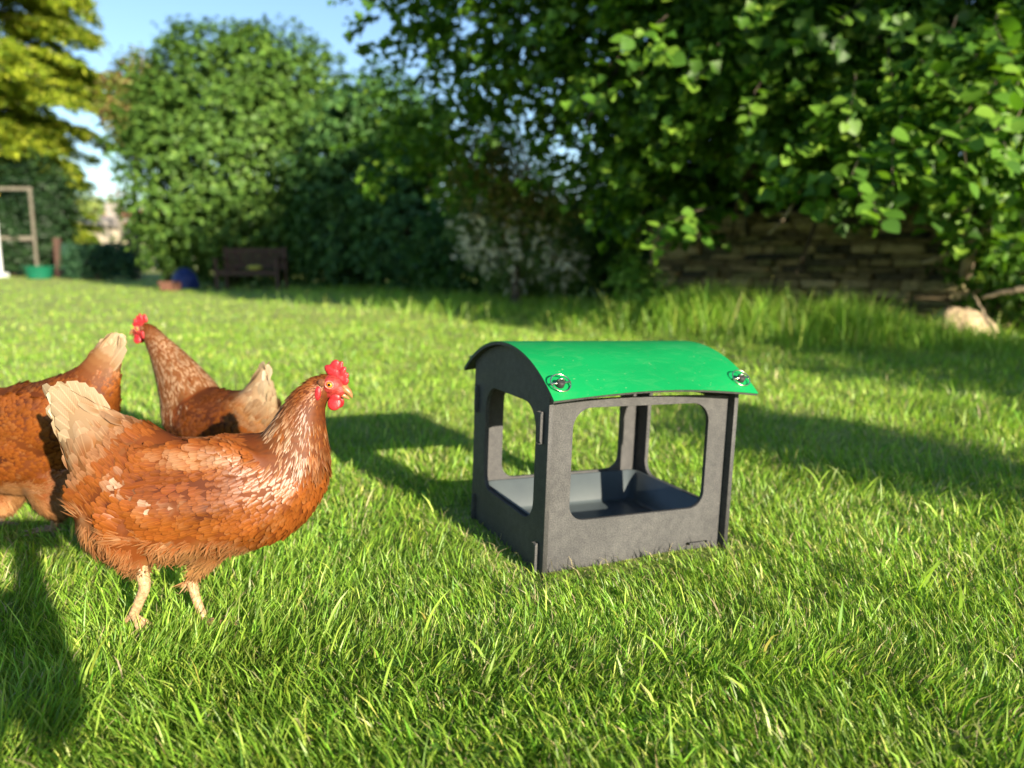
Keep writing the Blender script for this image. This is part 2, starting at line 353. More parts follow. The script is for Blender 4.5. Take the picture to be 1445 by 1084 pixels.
def build_shelter():
    root = thing('feeder_shelter', 'dark speckled plastic feeder shelter with curved green roof standing on the lawn', 'poultry feeder shelter')
    root.matrix_world = SHM
    Mxz = Matrix(((1, 0, 0, 0), (0, 0, -1, 0), (0, 1, 0, 0), (0, 0, 0, 1)))      # (u,v)->(x,z)
    Myz = Matrix(((0, 0, 1, 0), (1, 0, 0, 0), (0, 1, 0, 0), (0, 0, 0, 1)))       # (u,v)->(y,z)
    T = Matrix.Translation
    # roof curve
    y0, y1, ze, za = -.044, .44, .363, .449
    hw = (y1-y0)/2; sag = za-ze; R = (hw*hw+sag*sag)/(2*sag); cy = (y0+y1)/2; cz = za-R; A = math.asin(hw/R)
    def arc(y, off=0): return cz+math.sqrt(max((R-off)**2-(y-cy)**2, 0))
    # end panels
    for i, x in enumerate((.005, SW-.005)):
        pts = [(0, 0), (SD, 0), (SD, .333)]
        for k in range(25):
            y = SD-(SD)*k/24; pts.append((y, arc(y, .0085)))
        pts.append((0, .333))
        pts = [pts[0], pts[1]]+pts[3:-1]
        hole = rrect(.0557, .3226, .098, .338, .04, r4=(.035, .055, .055, .045))
        o = mobj('end_panel', panel_mesh('end_panel', [pts, hole], .010, T((x, 0, 0)) @ Myz), M_panel, root)
        # slots are hinted by the tabs standing proud of the face
    # long panels
    for i, y in enumerate((.024, SD-.024)):
        x0, x1 = .0104, SW-.0104
        pts = [(x0, 0), (x1, 0), (x1, .349)]
        for k in range(1, 12): pts.append((x1+(x0-x1)*k/12,   .349+.004*math.sin(math.pi*k/12)))
        pts.append((x0, .349))
        hole = rrect(.064, .392, .104, .335, .04, r4=(.035, .042, .042, .035))
        loops = [pts, hole]
        slots = [rrect(.355, .412, .021, .0275, .003, 3)]
        if i == 0: loops += slots
        mobj('long_panel', panel_mesh('long_panel', loops, .010, T((0, y, 0)) @ Mxz), M_panel, root)
        # tabs that pass through the end panels
        for xx, s in ((0, -1), (SW, 1)):
            for za_, zb_ in ((.268, .33), (.004, .066)):
                tb = rrect(min(xx, xx+s*.0085), max(xx, xx+s*.0085), za_, zb_, .006, 4, r4=(.006, .006, .006, .006) )
                mobj('tab', panel_mesh('tab', [tb], .0096, T((0, y, 0)) @ Mxz), M_panel, root)
    # floor board with the tab that shows through the slot
    bm = bmesh.new(); add_box(bm, .0105, SW-.0105, .03, SD-.03, .006, .016, bevel=.0008); bm_obj('floor_board', bm, M_panel, root)
    bm = bmesh.new(); add_box(bm, .364, .405, .0165, .0285, .0215, .0262, bevel=.0008); bm_obj('floor_tab', bm, M_panel, root)
    # rough saw marks along the cut front edges
    # roof: green skin above a dark backing sheet, long eaves bowed up
    def roof(off0, off1, name, mat, inset=0):
        nx, ny = 26, 30; V = []; Fc = []
        for s, off in ((0, off0), (1, off1)):
            for i in range(nx+1):
                u = i/nx; x = -.013+inset+(SW+.026-2*inset)*u
                for j in range(ny+1):
                    a = -A+2*A*j/ny; aa = abs(a)/A
                    bow = .021*math.sin(math.pi*u)*max(0, (aa-.55)/.45)**1.6
                    rr = R-off+bow; ain = a*(1-inset/hw)
                    V.append((x, cy+rr*math.sin(ain), cz+rr*math.cos(ain)))
        w = ny+1; q = (nx+1)*w
        for i in range(nx):
            for j in range(ny):
                a = i*w+j; Fc.append((a, a+w, a+w+1, a+1)); Fc.append((q+a, q+a+1, q+a+w+1, q+a+w))
        for i in range(nx):
            a = i*w; Fc.append((a, q+a, q+a+w, a+w)); b = a+ny; Fc.append((b, b+w, q+b+w, q+b))
        for j in range(ny):
            a = j; Fc.append((a, a+1, q+a+1, q+a)); b = nx*w+j; Fc.append((b, q+b, q+b+1, b+1))
        bm = bmesh.new(); vs = [bm.verts.new(v) for v in V]; [bm.faces.new([vs[i] for i in f]) for f in Fc]
        o = bm_obj(name, bm, mat, root, smooth=True)
        for p in o.data.polygons: p.use_smooth = p.area > 1e-4 and abs(p.normal.x) < .5
        o.data.set_sharp_from_angle(angle=math.radians(40)); return o
    roof(0, .0016, 'roof', M_roof)
    roof(.0019, .0078, 'roof_backing', M_panel, .0004)
    # linch pins with rings
    def ring_clip(lx, ly):
        z = arc(ly); nrm = Vector((0, (ly-cy)/R, (z-cz)/R)); tx = Vector((1, 0, 0)); ty = nrm.cross(tx)
        lift = Matrix((( tx.x, ty.x, nrm.x, lx), (tx.y, ty.y, nrm.y, ly), (tx.z, ty.z, nrm.z, z), (0, 0, 0, 1)))
        tilt = lift @ T((0, 0, .009)) @ Matrix.Rotation(math.radians(14), 4, 'X')
        clip = MB(); pts = [(.0205*math.cos(a), .0195*math.sin(a), .0) for a in np.linspace(0, 2*math.pi, 40)]
        clip.add(tube([tilt @ Vector(p) for p in pts], [.0013]*40, 8)); o = clip.obj('ring_clip', M_steel, root)
        b = MB(); b.add(tube([tilt @ Vector(p) for p in ((-.0215, -.002, 0), (0, 0, -.001), (.021, .002, 0))], [.0021]*3, 8)); b.obj('pin', M_steel, o)
        k = MB(); k.add(tube([lift @ Vector((0, 0, h)) for h in (.0002, .001, .012, .0135)], [.008, .0085, .0085, .006], 16)); k.obj('rubber_grommet', M_rubber, o)
        e = MB(); e.add(tube([lift @ Vector((.006*math.cos(a), .001, .0125+.006*math.sin(a))) for a in np.linspace(0, math.pi, 9)], [.0014]*9, 7)); e.obj('eye', M_steel, o)
    ring_clip(.012, -.014); ring_clip(SW-.014, -.014); ring_clip(.012, SD+.014); ring_clip(SW-.014, SD+.014)
    # feed tray
    tray = []
    def loop(ins, z, r): return [(x, y, z) for x, y in rrect(.0125+ins, SW-.0125-ins, .0315+ins, SD-.0315-ins, r, 7)]
    rings = [loop(.002, .092, .02), loop(.0015, .099, .02), loop(.003, .1010, .02), loop(.006, .0995, .02), loop(.016, .034, .024), loop(.021, .0285, .022), loop(.028, .0262, .018)]
    k = len(rings[0]); V = sum(rings, []); Fc = []
    for a in range(len(rings)-1):
        for i in range(k): j = (i+1) % k; Fc.append((a*k+i, a*k+j, (a+1)*k+j, (a+1)*k+i))
    V.append((SW/2, SD/2, .0262)); c = len(V)-1
    for i in range(k): Fc.append(((len(rings)-1)*k+i, (len(rings)-1)*k+(i+1) % k, c))
    me = bpy.data.meshes.new('feed_tray'); me.from_pydata(V, [], Fc); me.update(); me.polygons.foreach_set('use_smooth', np.ones(len(me.polygons), bool))
    t = mobj('feed_tray', me, M_tray, None); t.matrix_world = SHM.copy()
    md = t.modifiers.new('solid', 'SOLIDIFY'); md.thickness = .002
    tag(t, 'shallow dark blue grey plastic tray sitting inside the green roofed shelter', 'feed tray')
build_shelter()

# ------------------------------------------------------------------ hens
def ico(center, rad, lat, up, fwd, sub=2):
    bm = bmesh.new(); bmesh.ops.create_icosphere(bm, subdivisions=sub, radius=1)
    V = np.array([v.co[:] for v in bm.verts]); Fc = np.array([[v.index for v in f.verts] for f in bm.faces]); bm.free()
    V = V[:, :1]*fwd*rad[0]+V[:, 1:2]*lat*rad[1]+V[:, 2:]*up*rad[2]+center
    return V, Fc
def feather_mat(name, gloss=.07, rough=.36):
    m, t, out = new_mat(name); L = t.links.new
    a = N(t, 'Attribute', attribute_name='root'); b = N(t, 'Attribute', attribute_name='tip'); uv = N(t, 'Attribute', attribute_name='fuv')
    s = N(t, 'SeparateXYZ'); L(uv.outputs['Vector'], s.inputs[0])
    f = N(t, 'MapRange', interpolation_type='SMOOTHSTEP'); f.inputs[1].default_value = .35; f.inputs[2].default_value = .95; L(s.outputs[1], f.inputs[0])
    ab = N(t, 'Math', operation='ABSOLUTE'); L(s.outputs[0], ab.inputs[0])
    e = N(t, 'MapRange', interpolation_type='SMOOTHSTEP'); e.inputs[1].default_value = .55; e.inputs[2].default_value = 1.0; L(ab.outputs[0], e.inputs[0])
    mxm = N(t, 'Math', operation='MAXIMUM'); L(f.outputs[0], mxm.inputs[0]); L(e.outputs[0], mxm.inputs[1])
    mx = N(t, 'Mix', data_type='RGBA'); L(mxm.outputs[0], mx.inputs[0]); L(a.outputs['Color'], mx.inputs[6]); L(b.outputs['Color'], mx.inputs[7])
    # barbs: fine slanted stripes, lighter shaft
    sh = N(t, 'MapRange'); sh.inputs[1].default_value = .10; sh.inputs[2].default_value = .02; sh.inputs[3].default_value = 0; sh.inputs[4].default_value = .45; L(ab.outputs[0], sh.inputs[0])
    m2 = N(t, 'Mix', data_type='RGBA', blend_type='SCREEN'); L(sh.outputs[0], m2.inputs[0]); L(mx.outputs[2], m2.inputs[6]); L(b.outputs['Color'], m2.inputs[7])
    cb = N(t, 'Math', operation='MULTIPLY_ADD'); cb.inputs[1].default_value = 26; L(s.outputs[1], cb.inputs[0])
    k = N(t, 'Math', operation='MULTIPLY'); k.inputs[1].default_value = -7; L(ab.outputs[0], k.inputs[0]); L(k.outputs[0], cb.inputs[2])
    sn = N(t, 'Math', operation='SINE'); sc = N(t, 'Math', operation='MULTIPLY'); sc.inputs[1].default_value = 6.283; L(cb.outputs[0], sc.inputs[0]); L(sc.outputs[0], sn.inputs[0])
    br = N(t, 'MapRange'); br.inputs[1].default_value = -1; br.inputs[2].default_value = 1; br.inputs[3].default_value = .9; br.inputs[4].default_value = 1.06; L(sn.outputs[0], br.inputs[0])
    m3 = N(t, 'Mix', data_type='RGBA', blend_type='MULTIPLY'); m3.inputs[0].default_value = 1; L(m2.outputs[2], m3.inputs[6]); L(br.outputs[0], m3.inputs[7])
    d = N(t, 'BsdfDiffuse'); L(m3.outputs[2], d.inputs[0]); tr = N(t, 'BsdfTranslucent'); L(m3.outputs[2], tr.inputs[0])
    x = N(t, 'MixShader'); x.inputs[0].default_value = .22; L(d.outputs[0], x.inputs[1]); L(tr.outputs[0], x.inputs[2])
    g = N(t, 'BsdfGlossy'); g.inputs['Roughness'].default_value = rough
    x2 = N(t, 'MixShader'); x2.inputs[0].default_value = gloss; L(x.outputs[0], x2.inputs[1]); L(g.outputs[0], x2.inputs[2])
    L(x2.outputs[0], out.inputs[0]); return m
M_feather = feather_mat('feather', .03, .4); M_fluff = feather_mat('fluff', .03, .5)
M_under = leafy('hen_underdown', .1, .02, .6, trans_tint=(1, 1, 1))
def fleshy(name, c, c2, rough=.42, bump=.6, scale=260):
    m, t, out = new_mat(name); L = t.links.new; p = N(t, 'BsdfPrincipled'); p.inputs['Roughness'].default_value = rough
    p.inputs['Subsurface Weight'].default_value = .35; p.inputs['Subsurface Radius'].default_value = (.006, .002, .001); p.inputs['Subsurface Scale'].default_value = .6
    tc = N(t, 'TexCoord'); a = N(t, 'TexNoise'); a.inputs['Scale'].default_value = scale; a.inputs['Detail'].default_value = 3; L(tc.outputs['Object'], a.inputs['Vector'])
    L(ramp(t, a.outputs[0], [(.38, c2), (.6, c)]), p.inputs['Base Color'])
    b = N(t, 'TexVoronoi'); b.inputs['Scale'].default_value = scale*2.2; L(tc.outputs['Object'], b.inputs['Vector'])
    bu = N(t, 'Bump'); bu.inputs['Strength'].default_value = bump; bu.inputs['Distance'].default_value = .0006; L(b.outputs['Distance'], bu.inputs['Height']); L(bu.outputs[0], p.inputs['Normal'])
    L(p.outputs[0], out.inputs[0]); return m
M_comb = fleshy('comb_skin', (.36, .016, .022), (.25, .009, .012)); M_face = fleshy('face_skin', (.33, .034, .026), (.21, .014, .012), .5, .9)
M_leg = fleshy('leg_skin', (.42, .28, .155), (.28, .17, .09), .5, .9, 160)
M_ear = simple('ear_tuft', (.16, .055, .018), .8, (.09, .03, .01), 300, .8, bscale=500, dist=.001)
M_beak = simple('beak_horn', (.33, .16, .065), .35, (.22, .10, .04), 60)
M_iris = simple('iris', (.75, .32, .03), .2, (.6, .2, .02), 400)
M_pupil = simple('pupil', (.006, .005, .005), .06, (.004, .004, .004)); M_lid = fleshy('eyelid', (.62, .18, .13), (.5, .1, .08))
M_claw = simple('claw', (.35, .26, .18), .4)

def feathers(P, Nn, D, L, w, root, tip, lift, curl, twist, pointed, seg=4):
    """P roots, Nn normals, D flow; all (n,..). A feather is a 3-wide strip cambered across."""
    n = len(P); D = norm(D-Nn*np.sum(D*Nn, 1, keepdims=True)); B = np.cross(Nn, D)
    ct, st = np.cos(twist)[:, None], np.sin(twist)[:, None]; D, B = D*ct+B*st, B*ct-D*st
    d = norm(D*np.cos(lift)[:, None]+Nn*np.sin(lift)[:, None]); nn = norm(np.cross(d, B)); nn *= np.sign(np.sum(nn*Nn, 1, keepdims=True))
    t = np.linspace(0, 1, seg+1)
    prof_r = np.array([.25, .72, .98, 1.0, .66]); prof_p = np.array([.3, .9, 1.0, .6, .06])
    pr = np.interp(t, np.linspace(0, 1, 5), prof_r); pp = np.interp(t, np.linspace(0, 1, 5), prof_p)
    V = np.empty((n, seg+1, 3, 3))
    for i, ti in enumerate(t):
        c = P+d*(L*ti)[:, None]-nn*(curl*L*ti*ti)[:, None]
        ww = (w*.5*np.where(pointed, pp[i], pr[i]))[:, None]
        back = (L*.10*(1-ti*.4))[:, None]*np.where(pointed, .6, 1)[:, None]*(ti > .5)
        V[:, i, 0] = c-B*ww-nn*ww*.28-d*back; V[:, i, 1] = c; V[:, i, 2] = c+B*ww-nn*ww*.28-d*back
    q = []
    for i in range(seg):
        a = i*3; q += [(a, a+1, a+4, a+3), (a+1, a+2, a+5, a+4)]
    k = 3*(seg+1); Fc = (np.arange(n)[:, None, None]*k+np.array(q)[None]).reshape(-1, 4)
    uv = np.stack(np.meshgrid(t, [-1, 0, 1], indexing='ij'), -1)[..., ::-1].reshape(-1, 2)
    return V.reshape(-1, 3), Fc, np.repeat(root, k, 0), np.repeat(tip, k, 0), np.tile(uv, (n, 1))
def emit_feathers(name, sets, mat, parent, label=None):
    Vs, Fs, R_, T_, U = [], [], [], [], []; off = 0
    for V, Fc, r, t, u in sets: Vs.append(V); Fs.append(Fc+off); R_.append(r); T_.append(t); U.append(u); off += len(V)
    o = mobj(name, np_mesh(name, np.concatenate(Vs), np.concatenate(Fs), {'root': np.concatenate(R_), 'tip': np.concatenate(T_)}, np.concatenate(U), smooth=True), mat, parent)
    if label is not None: o['label'] = label
    return o
RUST = np.array([.150, .037, .0055]); CHEST = np.array([.072, .016, .004]); TAN = np.array([.25, .115, .038]); CREAM = np.array([.33, .245, .150]); GOLD = np.array([.225, .072, .012]); PALE = np.array([.28, .15, .075])
def lerp(a, b, f): return a+(b-a)*np.clip(f, 0, 1)[..., None]

def make_hen(spec):
    sca = spec['scale']                              # metres per photo pixel at the hen
    lat = norm(np.array(spec['lat'], float)); up = np.array([0, 0, 1.]); 
    st = spec['spine']; Pw = np.array([at(a, b, c) for a, b, c, _, _ in st]); Rr = np.array([r*sca for *_, r, _ in st]); Wf = np.array([w for *_, w in st])
    n = 90; PC = catmull(Pw, n); RC = catmull(Rr[:, None], n)[:, 0]; WC = catmull(Wf[:, None], n)[:, 0]
    Tn = norm(np.gradient(PC, axis=0)); sC = np.linspace(0, 1, n)
    Vs, Fs = [], []; off = 0
    def put(c, r3, la=lat, t=None, sub=2):
        nonlocal off
        f = t if t is not None else norm(np.cross(la, up)); l2 = norm(la-f*(la@f)); u2 = np.cross(f, l2)
        V, Fc = ico(c, r3, l2, u2, f, sub); Vs.append(V); Fs.append(Fc+off); off += len(V)
    for i in range(n): put(PC[i], (RC[i]*.8, RC[i]*WC[i], RC[i]), t=Tn[i])
    chains = []
    for ch in spec['thighs']:
        p = catmull([at(a, b, c) for a, b, c, _ in ch], 14); r = catmull([[x[3]*sca] for x in ch], 14)[:, 0]; chains.append((p, r))
        for i in range(14): put(p[i], (r[i], r[i], r[i]), sub=2)
    for (a, b, c, rx, rl, rz, ang) in spec['wings']:
        f = norm(np.cross(lat, up)); f = f*math.cos(ang)+up*math.sin(ang)
        put(at(a, b, c), (rx*sca, rl*sca, rz*sca), t=f, sub=3)
    me0 = np_mesh('hen_rough', np.concatenate(Vs), np.concatenate(Fs)); tmp = bpy.data.objects.new('tmp', me0); C.objects.link(tmp)
    md = tmp.modifiers.new('r', 'REMESH'); md.mode = 'VOXEL'; md.voxel_size = .0055
    md = tmp.modifiers.new('s', 'SMOOTH'); md.factor = .6; md.iterations = spec.get('smooth', 8)
    dg = bpy.context.evaluated_depsgraph_get(); body_me = bpy.data.meshes.new_from_object(tmp.evaluated_get(dg)); bpy.data.objects.remove(tmp)
    nv = len(body_me.vertices); V = np.empty(nv*3, np.float32); body_me.vertices.foreach_get('co', V); V = V.reshape(-1, 3)
    body_me.calc_loop_triangles(); T = np.empty(len(body_me.loop_triangles)*3, np.int32); body_me.loop_triangles.foreach_get('vertices', T); T = T.reshape(-1, 3)
    base = np.array(spec['base']); root = thing(spec['name'], spec['label'], 'hen', loc=base, group='brown hens on the lawn'); Mi = -base
    # --- regions: nearest spine station
    def region(P):
        A = PC[::2]; ra = RC[::2]; d = np.linalg.norm(P[:, None]-A[None], axis=2)/ra[None]**.8; i = d.argmin(1)*2
        s = sC[i]; v = (P[:, 2]-PC[i, 2])/RC[i]; fl = -Tn[i].copy()
        near = np.full(len(P), 9.); 
        for p, r in chains:
            dd = np.linalg.norm(P[:, None]-p[None], axis=2)/r[None]; j = dd.argmin(1); m = dd.min(1); k = (m < 1.35) & (P[:, 2] < p[4, 2])
            tg = norm(np.gradient(p, axis=0))[j]; fl[k] = fl[k]*.45+tg[k]*1.0; near = np.where(k, m, near)
        return s, v, norm(fl), near < 2
    colf = spec['colour']
    s, v, fl, th = region(V); rc, tc_, L_, w_, kind = colf(s, v, th, V, rng.random(len(V)))
    a = body_me.color_attributes.new('col', 'FLOAT_COLOR', 'POINT'); c4 = np.ones((nv, 4), np.float32); c4[:, :3] = rc*.8; a.data.foreach_set('color', c4.ravel())
    body_me.polygons.foreach_set('use_smooth', np.ones(len(body_me.polygons), bool))
    body_me.transform(Matrix.Translation(Vector(Mi))); body_me.name = 'body'; mobj('body', body_me, M_under, root)
    # --- scatter feathers
    a_, b_, c_ = V[T[:, 0]], V[T[:, 1]], V[T[:, 2]]; cr = np.cross(b_-a_, c_-a_); ar = np.linalg.norm(cr, axis=1)/2; fn = norm(cr)
    cen = (a_+b_+c_)/3; s, v, fl, th = region(cen); _, _, L_, w_, kind = colf(s, v, th, cen, rng.random(len(cen)))
    dens = ar/(L_*w_)*np.where(kind == 3, 7.0, np.where(kind == 2, 6.5, 6.5)); tot = dens.sum()
    # smooth vertex normals
    vn = np.zeros_like(V); [np.add.at(vn, T[:, k], cr) for k in range(3)]; vn = norm(vn)
    cnt = int(tot*spec.get('density', 1)); idx = rng.choice(len(T), cnt, p=dens/tot)
    u = rng.random((cnt, 2)); fl_ = u.sum(1) > 1; u[fl_] = 1-u[fl_]; u = u[:, :, None]
    P = a_[idx]*(1-u[:, 0]-u[:, 1])+b_[idx]*u[:, 0]+c_[idx]*u[:, 1]
    Nn = norm(vn[T[idx, 0]]*(1-u[:, 0]-u[:, 1])+vn[T[idx, 1]]*u[:, 0]+vn[T[idx, 2]]*u[:, 1])
    s, v, fl, th = region(P); rr = rng.random(cnt); r_, t_, L_, w_, kind = colf(s, v, th, P, rr)
    keep = ~spec['bald'](P, s) & (s > .045)
    P, Nn, s, v, fl, r_, t_, L_, w_, kind = [q[keep] for q in (P, Nn, s, v, fl, r_, t_, L_, w_, kind)]; cnt = len(P)
    # nudge roots in so tips lie close
    rnd = rng.standard_normal(cnt); jit = np.clip(1+.08*rng.standard_normal((cnt, 1)), .6, 1.5); jit2 = .035*rng.standard_normal((cnt, 3))
    # clumpy tone variation over the coat
    big = vnoise(P[:, 0]*1+P[:, 1], P[:, 2], 34, 31)[:, None]*.7+.62
    r_ = np.clip(r_*jit*big*(1+jit2), .004, .9); t_ = np.clip(t_*(.4+.6*jit)*(.35+.65*big), .004, .92)
    tailish = (s < .2) & (kind == 1)
    lift = np.where(tailish, .07, np.where(kind == 3, .13+.09*np.abs(rnd), np.where(kind == 2, .0022/np.maximum(L_, .01)+.02+.03*np.abs(rnd), .0026/L_+.03+.025*np.abs(rnd))))
    curl = np.where(kind == 3, .04+.08*rng.random(cnt), np.where(kind == 2, .02, np.where(tailish, .0, .02))); tw = np.where(kind == 3, .30, np.where(kind == 2, .13, .13))*rng.standard_normal(cnt)
    Lr = L_*(1+.18*rng.standard_normal(cnt)).clip(.6, 1.5); wr = w_*(1+.12*rng.standard_normal(cnt)).clip(.7, 1.4)
    # stray split feathers
    args = (P-Nn*.0015+Mi, Nn, fl, Lr, wr, r_, t_, lift, curl, tw, kind >= 2)
    for kname, kk, mt in (('plumage', 1, M_feather), ('neck_hackle', 2, M_feather), ('fluff', 3, M_fluff)):
        k = kind == kk
        if k.sum() == 0: continue
        o = emit_feathers(kname, [feathers(*[q[k] for q in args], seg=2 if kk == 3 else 4)], mt, root, {'neck_hackle': spec.get('hackle_label', 'narrow pale streaked neck feathers'), 'fluff': 'soft tan fluff of belly and thighs'}.get(kname)); o['kind'] = 'stuff'
    # --- tail and wing quills, each a part
    for (x0, y0, x1, y1, Y, wpx, side, nm, colr, colt) in spec['quills']:
        p0 = at(x0, y0, Y); p1 = at(x1, y1, Y+spec.get('qy', 0)); d = p1-p0; Ln = np.linalg.norm(d); nrm_ = norm(lat*side+up*.12)
        V_, F_, r1, t1, u1 = feathers(p0[None]+Mi, nrm_[None], norm(d)[None], np.array([Ln]), np.array([wpx*sca]), np.array([colr]), np.array([colt]), np.array([.03]), np.array([.05]), np.array([0.]), np.array([False]), seg=8)
        o = mobj(nm, np_mesh(nm, V_, F_, {'root': r1, 'tip': t1}, u1, smooth=True), M_feather, root)
    # --- legs
    for lg in spec['legs']:
        mb = MB(); pts = [at(a, b, c)+Mi for a, b, c, _ in lg['shank']]; pr = [r*sca for *_, r in lg['shank']]
        pc = catmull(pts, 40); rc_ = catmull([[r] for r in pr], 40)[:, 0]*(1+.05*np.sin(np.arange(40)*2.4))
        mb.add(tube(pc, rc_, 12)); foot = pts[-1]; fd = np.array(lg['dir'], float)
        sd_ = np.cross([0, 0, 1.], fd); leg = mb
        for ang, ln in ((-.55, .052), (0, .062), (.55, .052), (math.pi, .024)):
            dv = fd*math.cos(ang)+sd_*math.sin(ang); dn = np.array([0, 0, lg.get('droop', -.05)])
            q = [foot+dv*ln*k+dn*ln*k+np.array([0, 0, .004*math.sin(k*math.pi)]) for k in (0, .25, .5, .75, 1.)]
            qc = catmull(q, 14); leg.add(tube(qc, np.interp(np.linspace(0, 1, 14), [0, .5, 1], [.0052, .0042, .0028])*(1+.10*np.sin(np.arange(14)*1.9)), 8))
        lo = leg.obj('leg', M_leg, root)
        for ang, ln in ((-.55, .052), (0, .062), (.55, .052), (math.pi, .024)):
            dv = fd*math.cos(ang)+sd_*math.sin(ang); dn = np.array([0, 0, lg.get('droop', -.05)]); e = foot+dv*ln+dn*ln
            c = MB(); c.add(tube([e-dv*.002, e+dv*.006+np.array([0, 0, .001]), e+dv*.012+np.array([0, 0, -.003])], [.0026, .0019, .0003], 7)); c.obj('claw', M_claw, lo)
    # --- head furniture, in a head frame: origin at skull centre, X towards the beak
    h = spec.get('head')
    if h:
        O = at(*h['pos']); fx = norm(np.array(h['dir'], float)); ly = norm(np.cross([0, 0, 1.], fx)); uz = np.cross(fx, ly); k = h['k']; 
        HM = Matrix.Translation(Vector(O+Mi)) @ Matrix((( fx[0], ly[0], uz[0], 0), (fx[1], ly[1], uz[1], 0), (fx[2], ly[2], uz[2], 0), (0, 0, 0, 1))) @ Matrix.Scale(k, 4)
        def blob(name, parts, mat, vox=.0011, sm=4, par=root, disp=0):
            bm = bmesh.new()
            for (c, r, rot) in parts:
                rr = bmesh.ops.create_icosphere(bm, subdivisions=3, radius=1)
                m = Matrix.Translation(c) @ Matrix.Rotation(rot[0], 4, 'X') @ Matrix.Rotation(rot[1], 4, 'Y') @ Matrix.Rotation(rot[2], 4, 'Z') @ Matrix.Diagonal((*r, 1))
                bmesh.ops.transform(bm, matrix=m, verts=rr['verts'])
            me = bpy.data.meshes.new(name); bm.to_mesh(me); bm.free(); t = bpy.data.objects.new('tmp', me); C.objects.link(t)
            q = t.modifiers.new('r', 'REMESH'); q.mode = 'VOXEL'; q.voxel_size = vox; q = t.modifiers.new('s', 'SMOOTH'); q.factor = .5; q.iterations = sm
            mm = bpy.data.meshes.new_from_object(t.evaluated_get(bpy.context.evaluated_depsgraph_get())); bpy.data.objects.remove(t)
            mm.transform(HM); mm.polygons.foreach_set('use_smooth', np.ones(len(mm.polygons), bool)); mm.name = name
            return mobj(name, mm, mat, par)
        Z0 = (0, 0, 0)
        face = blob('face', [((.0045, 0, -.001), (.0140, .0130, .0130), Z0), ((.012, 0, -.003), (.011, .0085, .0095), Z0), ((.0045, .0085, -.001), (.0090, .0050, .0085), Z0), ((.0045, -.0085, -.001), (.0090, .0050, .0085), Z0), ((.004, 0, -.010), (.009, .009, .007), Z0)], M_face)
        # comb: blade with points
        cp_ = [((.004, 0, .013), (.016, .0032, .007), (0, .35, 0))]
        for (x, z, ln, lx, wy, yy) in h.get('comb', ((-.010, .021, .010, .0055, .0026, 0), (-.0035, .025, .012, .0042, .0026, .0006), (.0035, .023, .010, .0038, .0026, -.0006), (.010, .018, .008, .0036, .0026, .0006), (.0155, .0115, .0065, .0036, .0026, 0))):
            cp_.append(((x, yy, z), (lx, wy, ln), (0, h.get('cang', -.25)+(-.004-x)*(-14), 0)))
        blob('comb', cp_, M_comb, .0009, 3)
        for sgn in (1, -1):
            blob('wattle', [((.0150, sgn*.0058, -.0185), (.0084, .0028, .0090), (sgn*.25, 0, 0)), ((.0130, sgn*.005, -.0115), (.0075, .003, .006), Z0)], M_comb, .0009, 3)
            blob('earlobe', [((-.0045, sgn*.0150, -.0120), (.0042, .0024, .0088), (0, -.2, 0))], M_comb, .0009, 2)
            eo = MB()
            def sph(c, r, seg=14, sq=1):
                V, Fc = ico(np.array(c), (r, r*sq, r), np.array([0, 1., 0]), np.array([0, 0, 1.]), np.array([1., 0, 0]), 3); return [HM @ Vector(x) for x in V], Fc.tolist()
            lid = MB(); pts = [(.005+.0046*math.cos(a), sgn*(.0138-.0004*math.cos(a)), .0022+.0042*math.sin(a)) for a in np.linspace(0, 2*math.pi, 22)]
            lid.add(tube([HM @ Vector(p) for p in pts], [.0010*k]*22, 6)); lido = lid.obj('eyelid', M_lid, root)
            eye = MB(); eye.add(sph((.005, sgn*.0108, .0022), .0040)); eob = eye.obj('eye', M_iris, root)
            pu = MB(); pu.add(sph((.0050, sgn*.01395, .0022), .0019, sq=.6)); pu.obj('pupil', M_pupil, eob)
        for sgn in (1, -1): blob('ear_patch', [((-.0045, sgn*.0130, .0010), (.0052, .0030, .0046), Z0)], M_ear, .0009, 2)
        bk = MB()
        up_ = [(.0165, 0, .0005), (.021, 0, .0005), (.0255, 0, -.0012), (.0295, 0, -.0040), (.0318, 0, -.0068)]
        bk.add(tube([HM @ Vector(p) for p in up_], [.0054*k, .0050*k, .0040*k, .0023*k, .0006*k], 12)); bk.obj('beak', M_beak, root)
        lb = MB(); lb.add(tube([HM @ Vector(p) for p in ((.014, 0, -.0065), (.021, 0, -.0072), (.029, 0, -.0088))], [.0042*k, .0034*k, .0008*k], 10)); lb.obj('lower_beak', M_beak, root)
        for sgn in (1, -1):
            nb = MB(); V, Fc = ico(np.array([.0195, sgn*.0048, .0035]), (.0026, .0014, .0018), np.array([0, 1., 0]), np.array([0, 0, 1.]), np.array([1., 0, 0]), 2); nb.add(([HM @ Vector(x) for x in V], Fc.tolist())); nb.obj('nostril', M_beak, root)
    return root

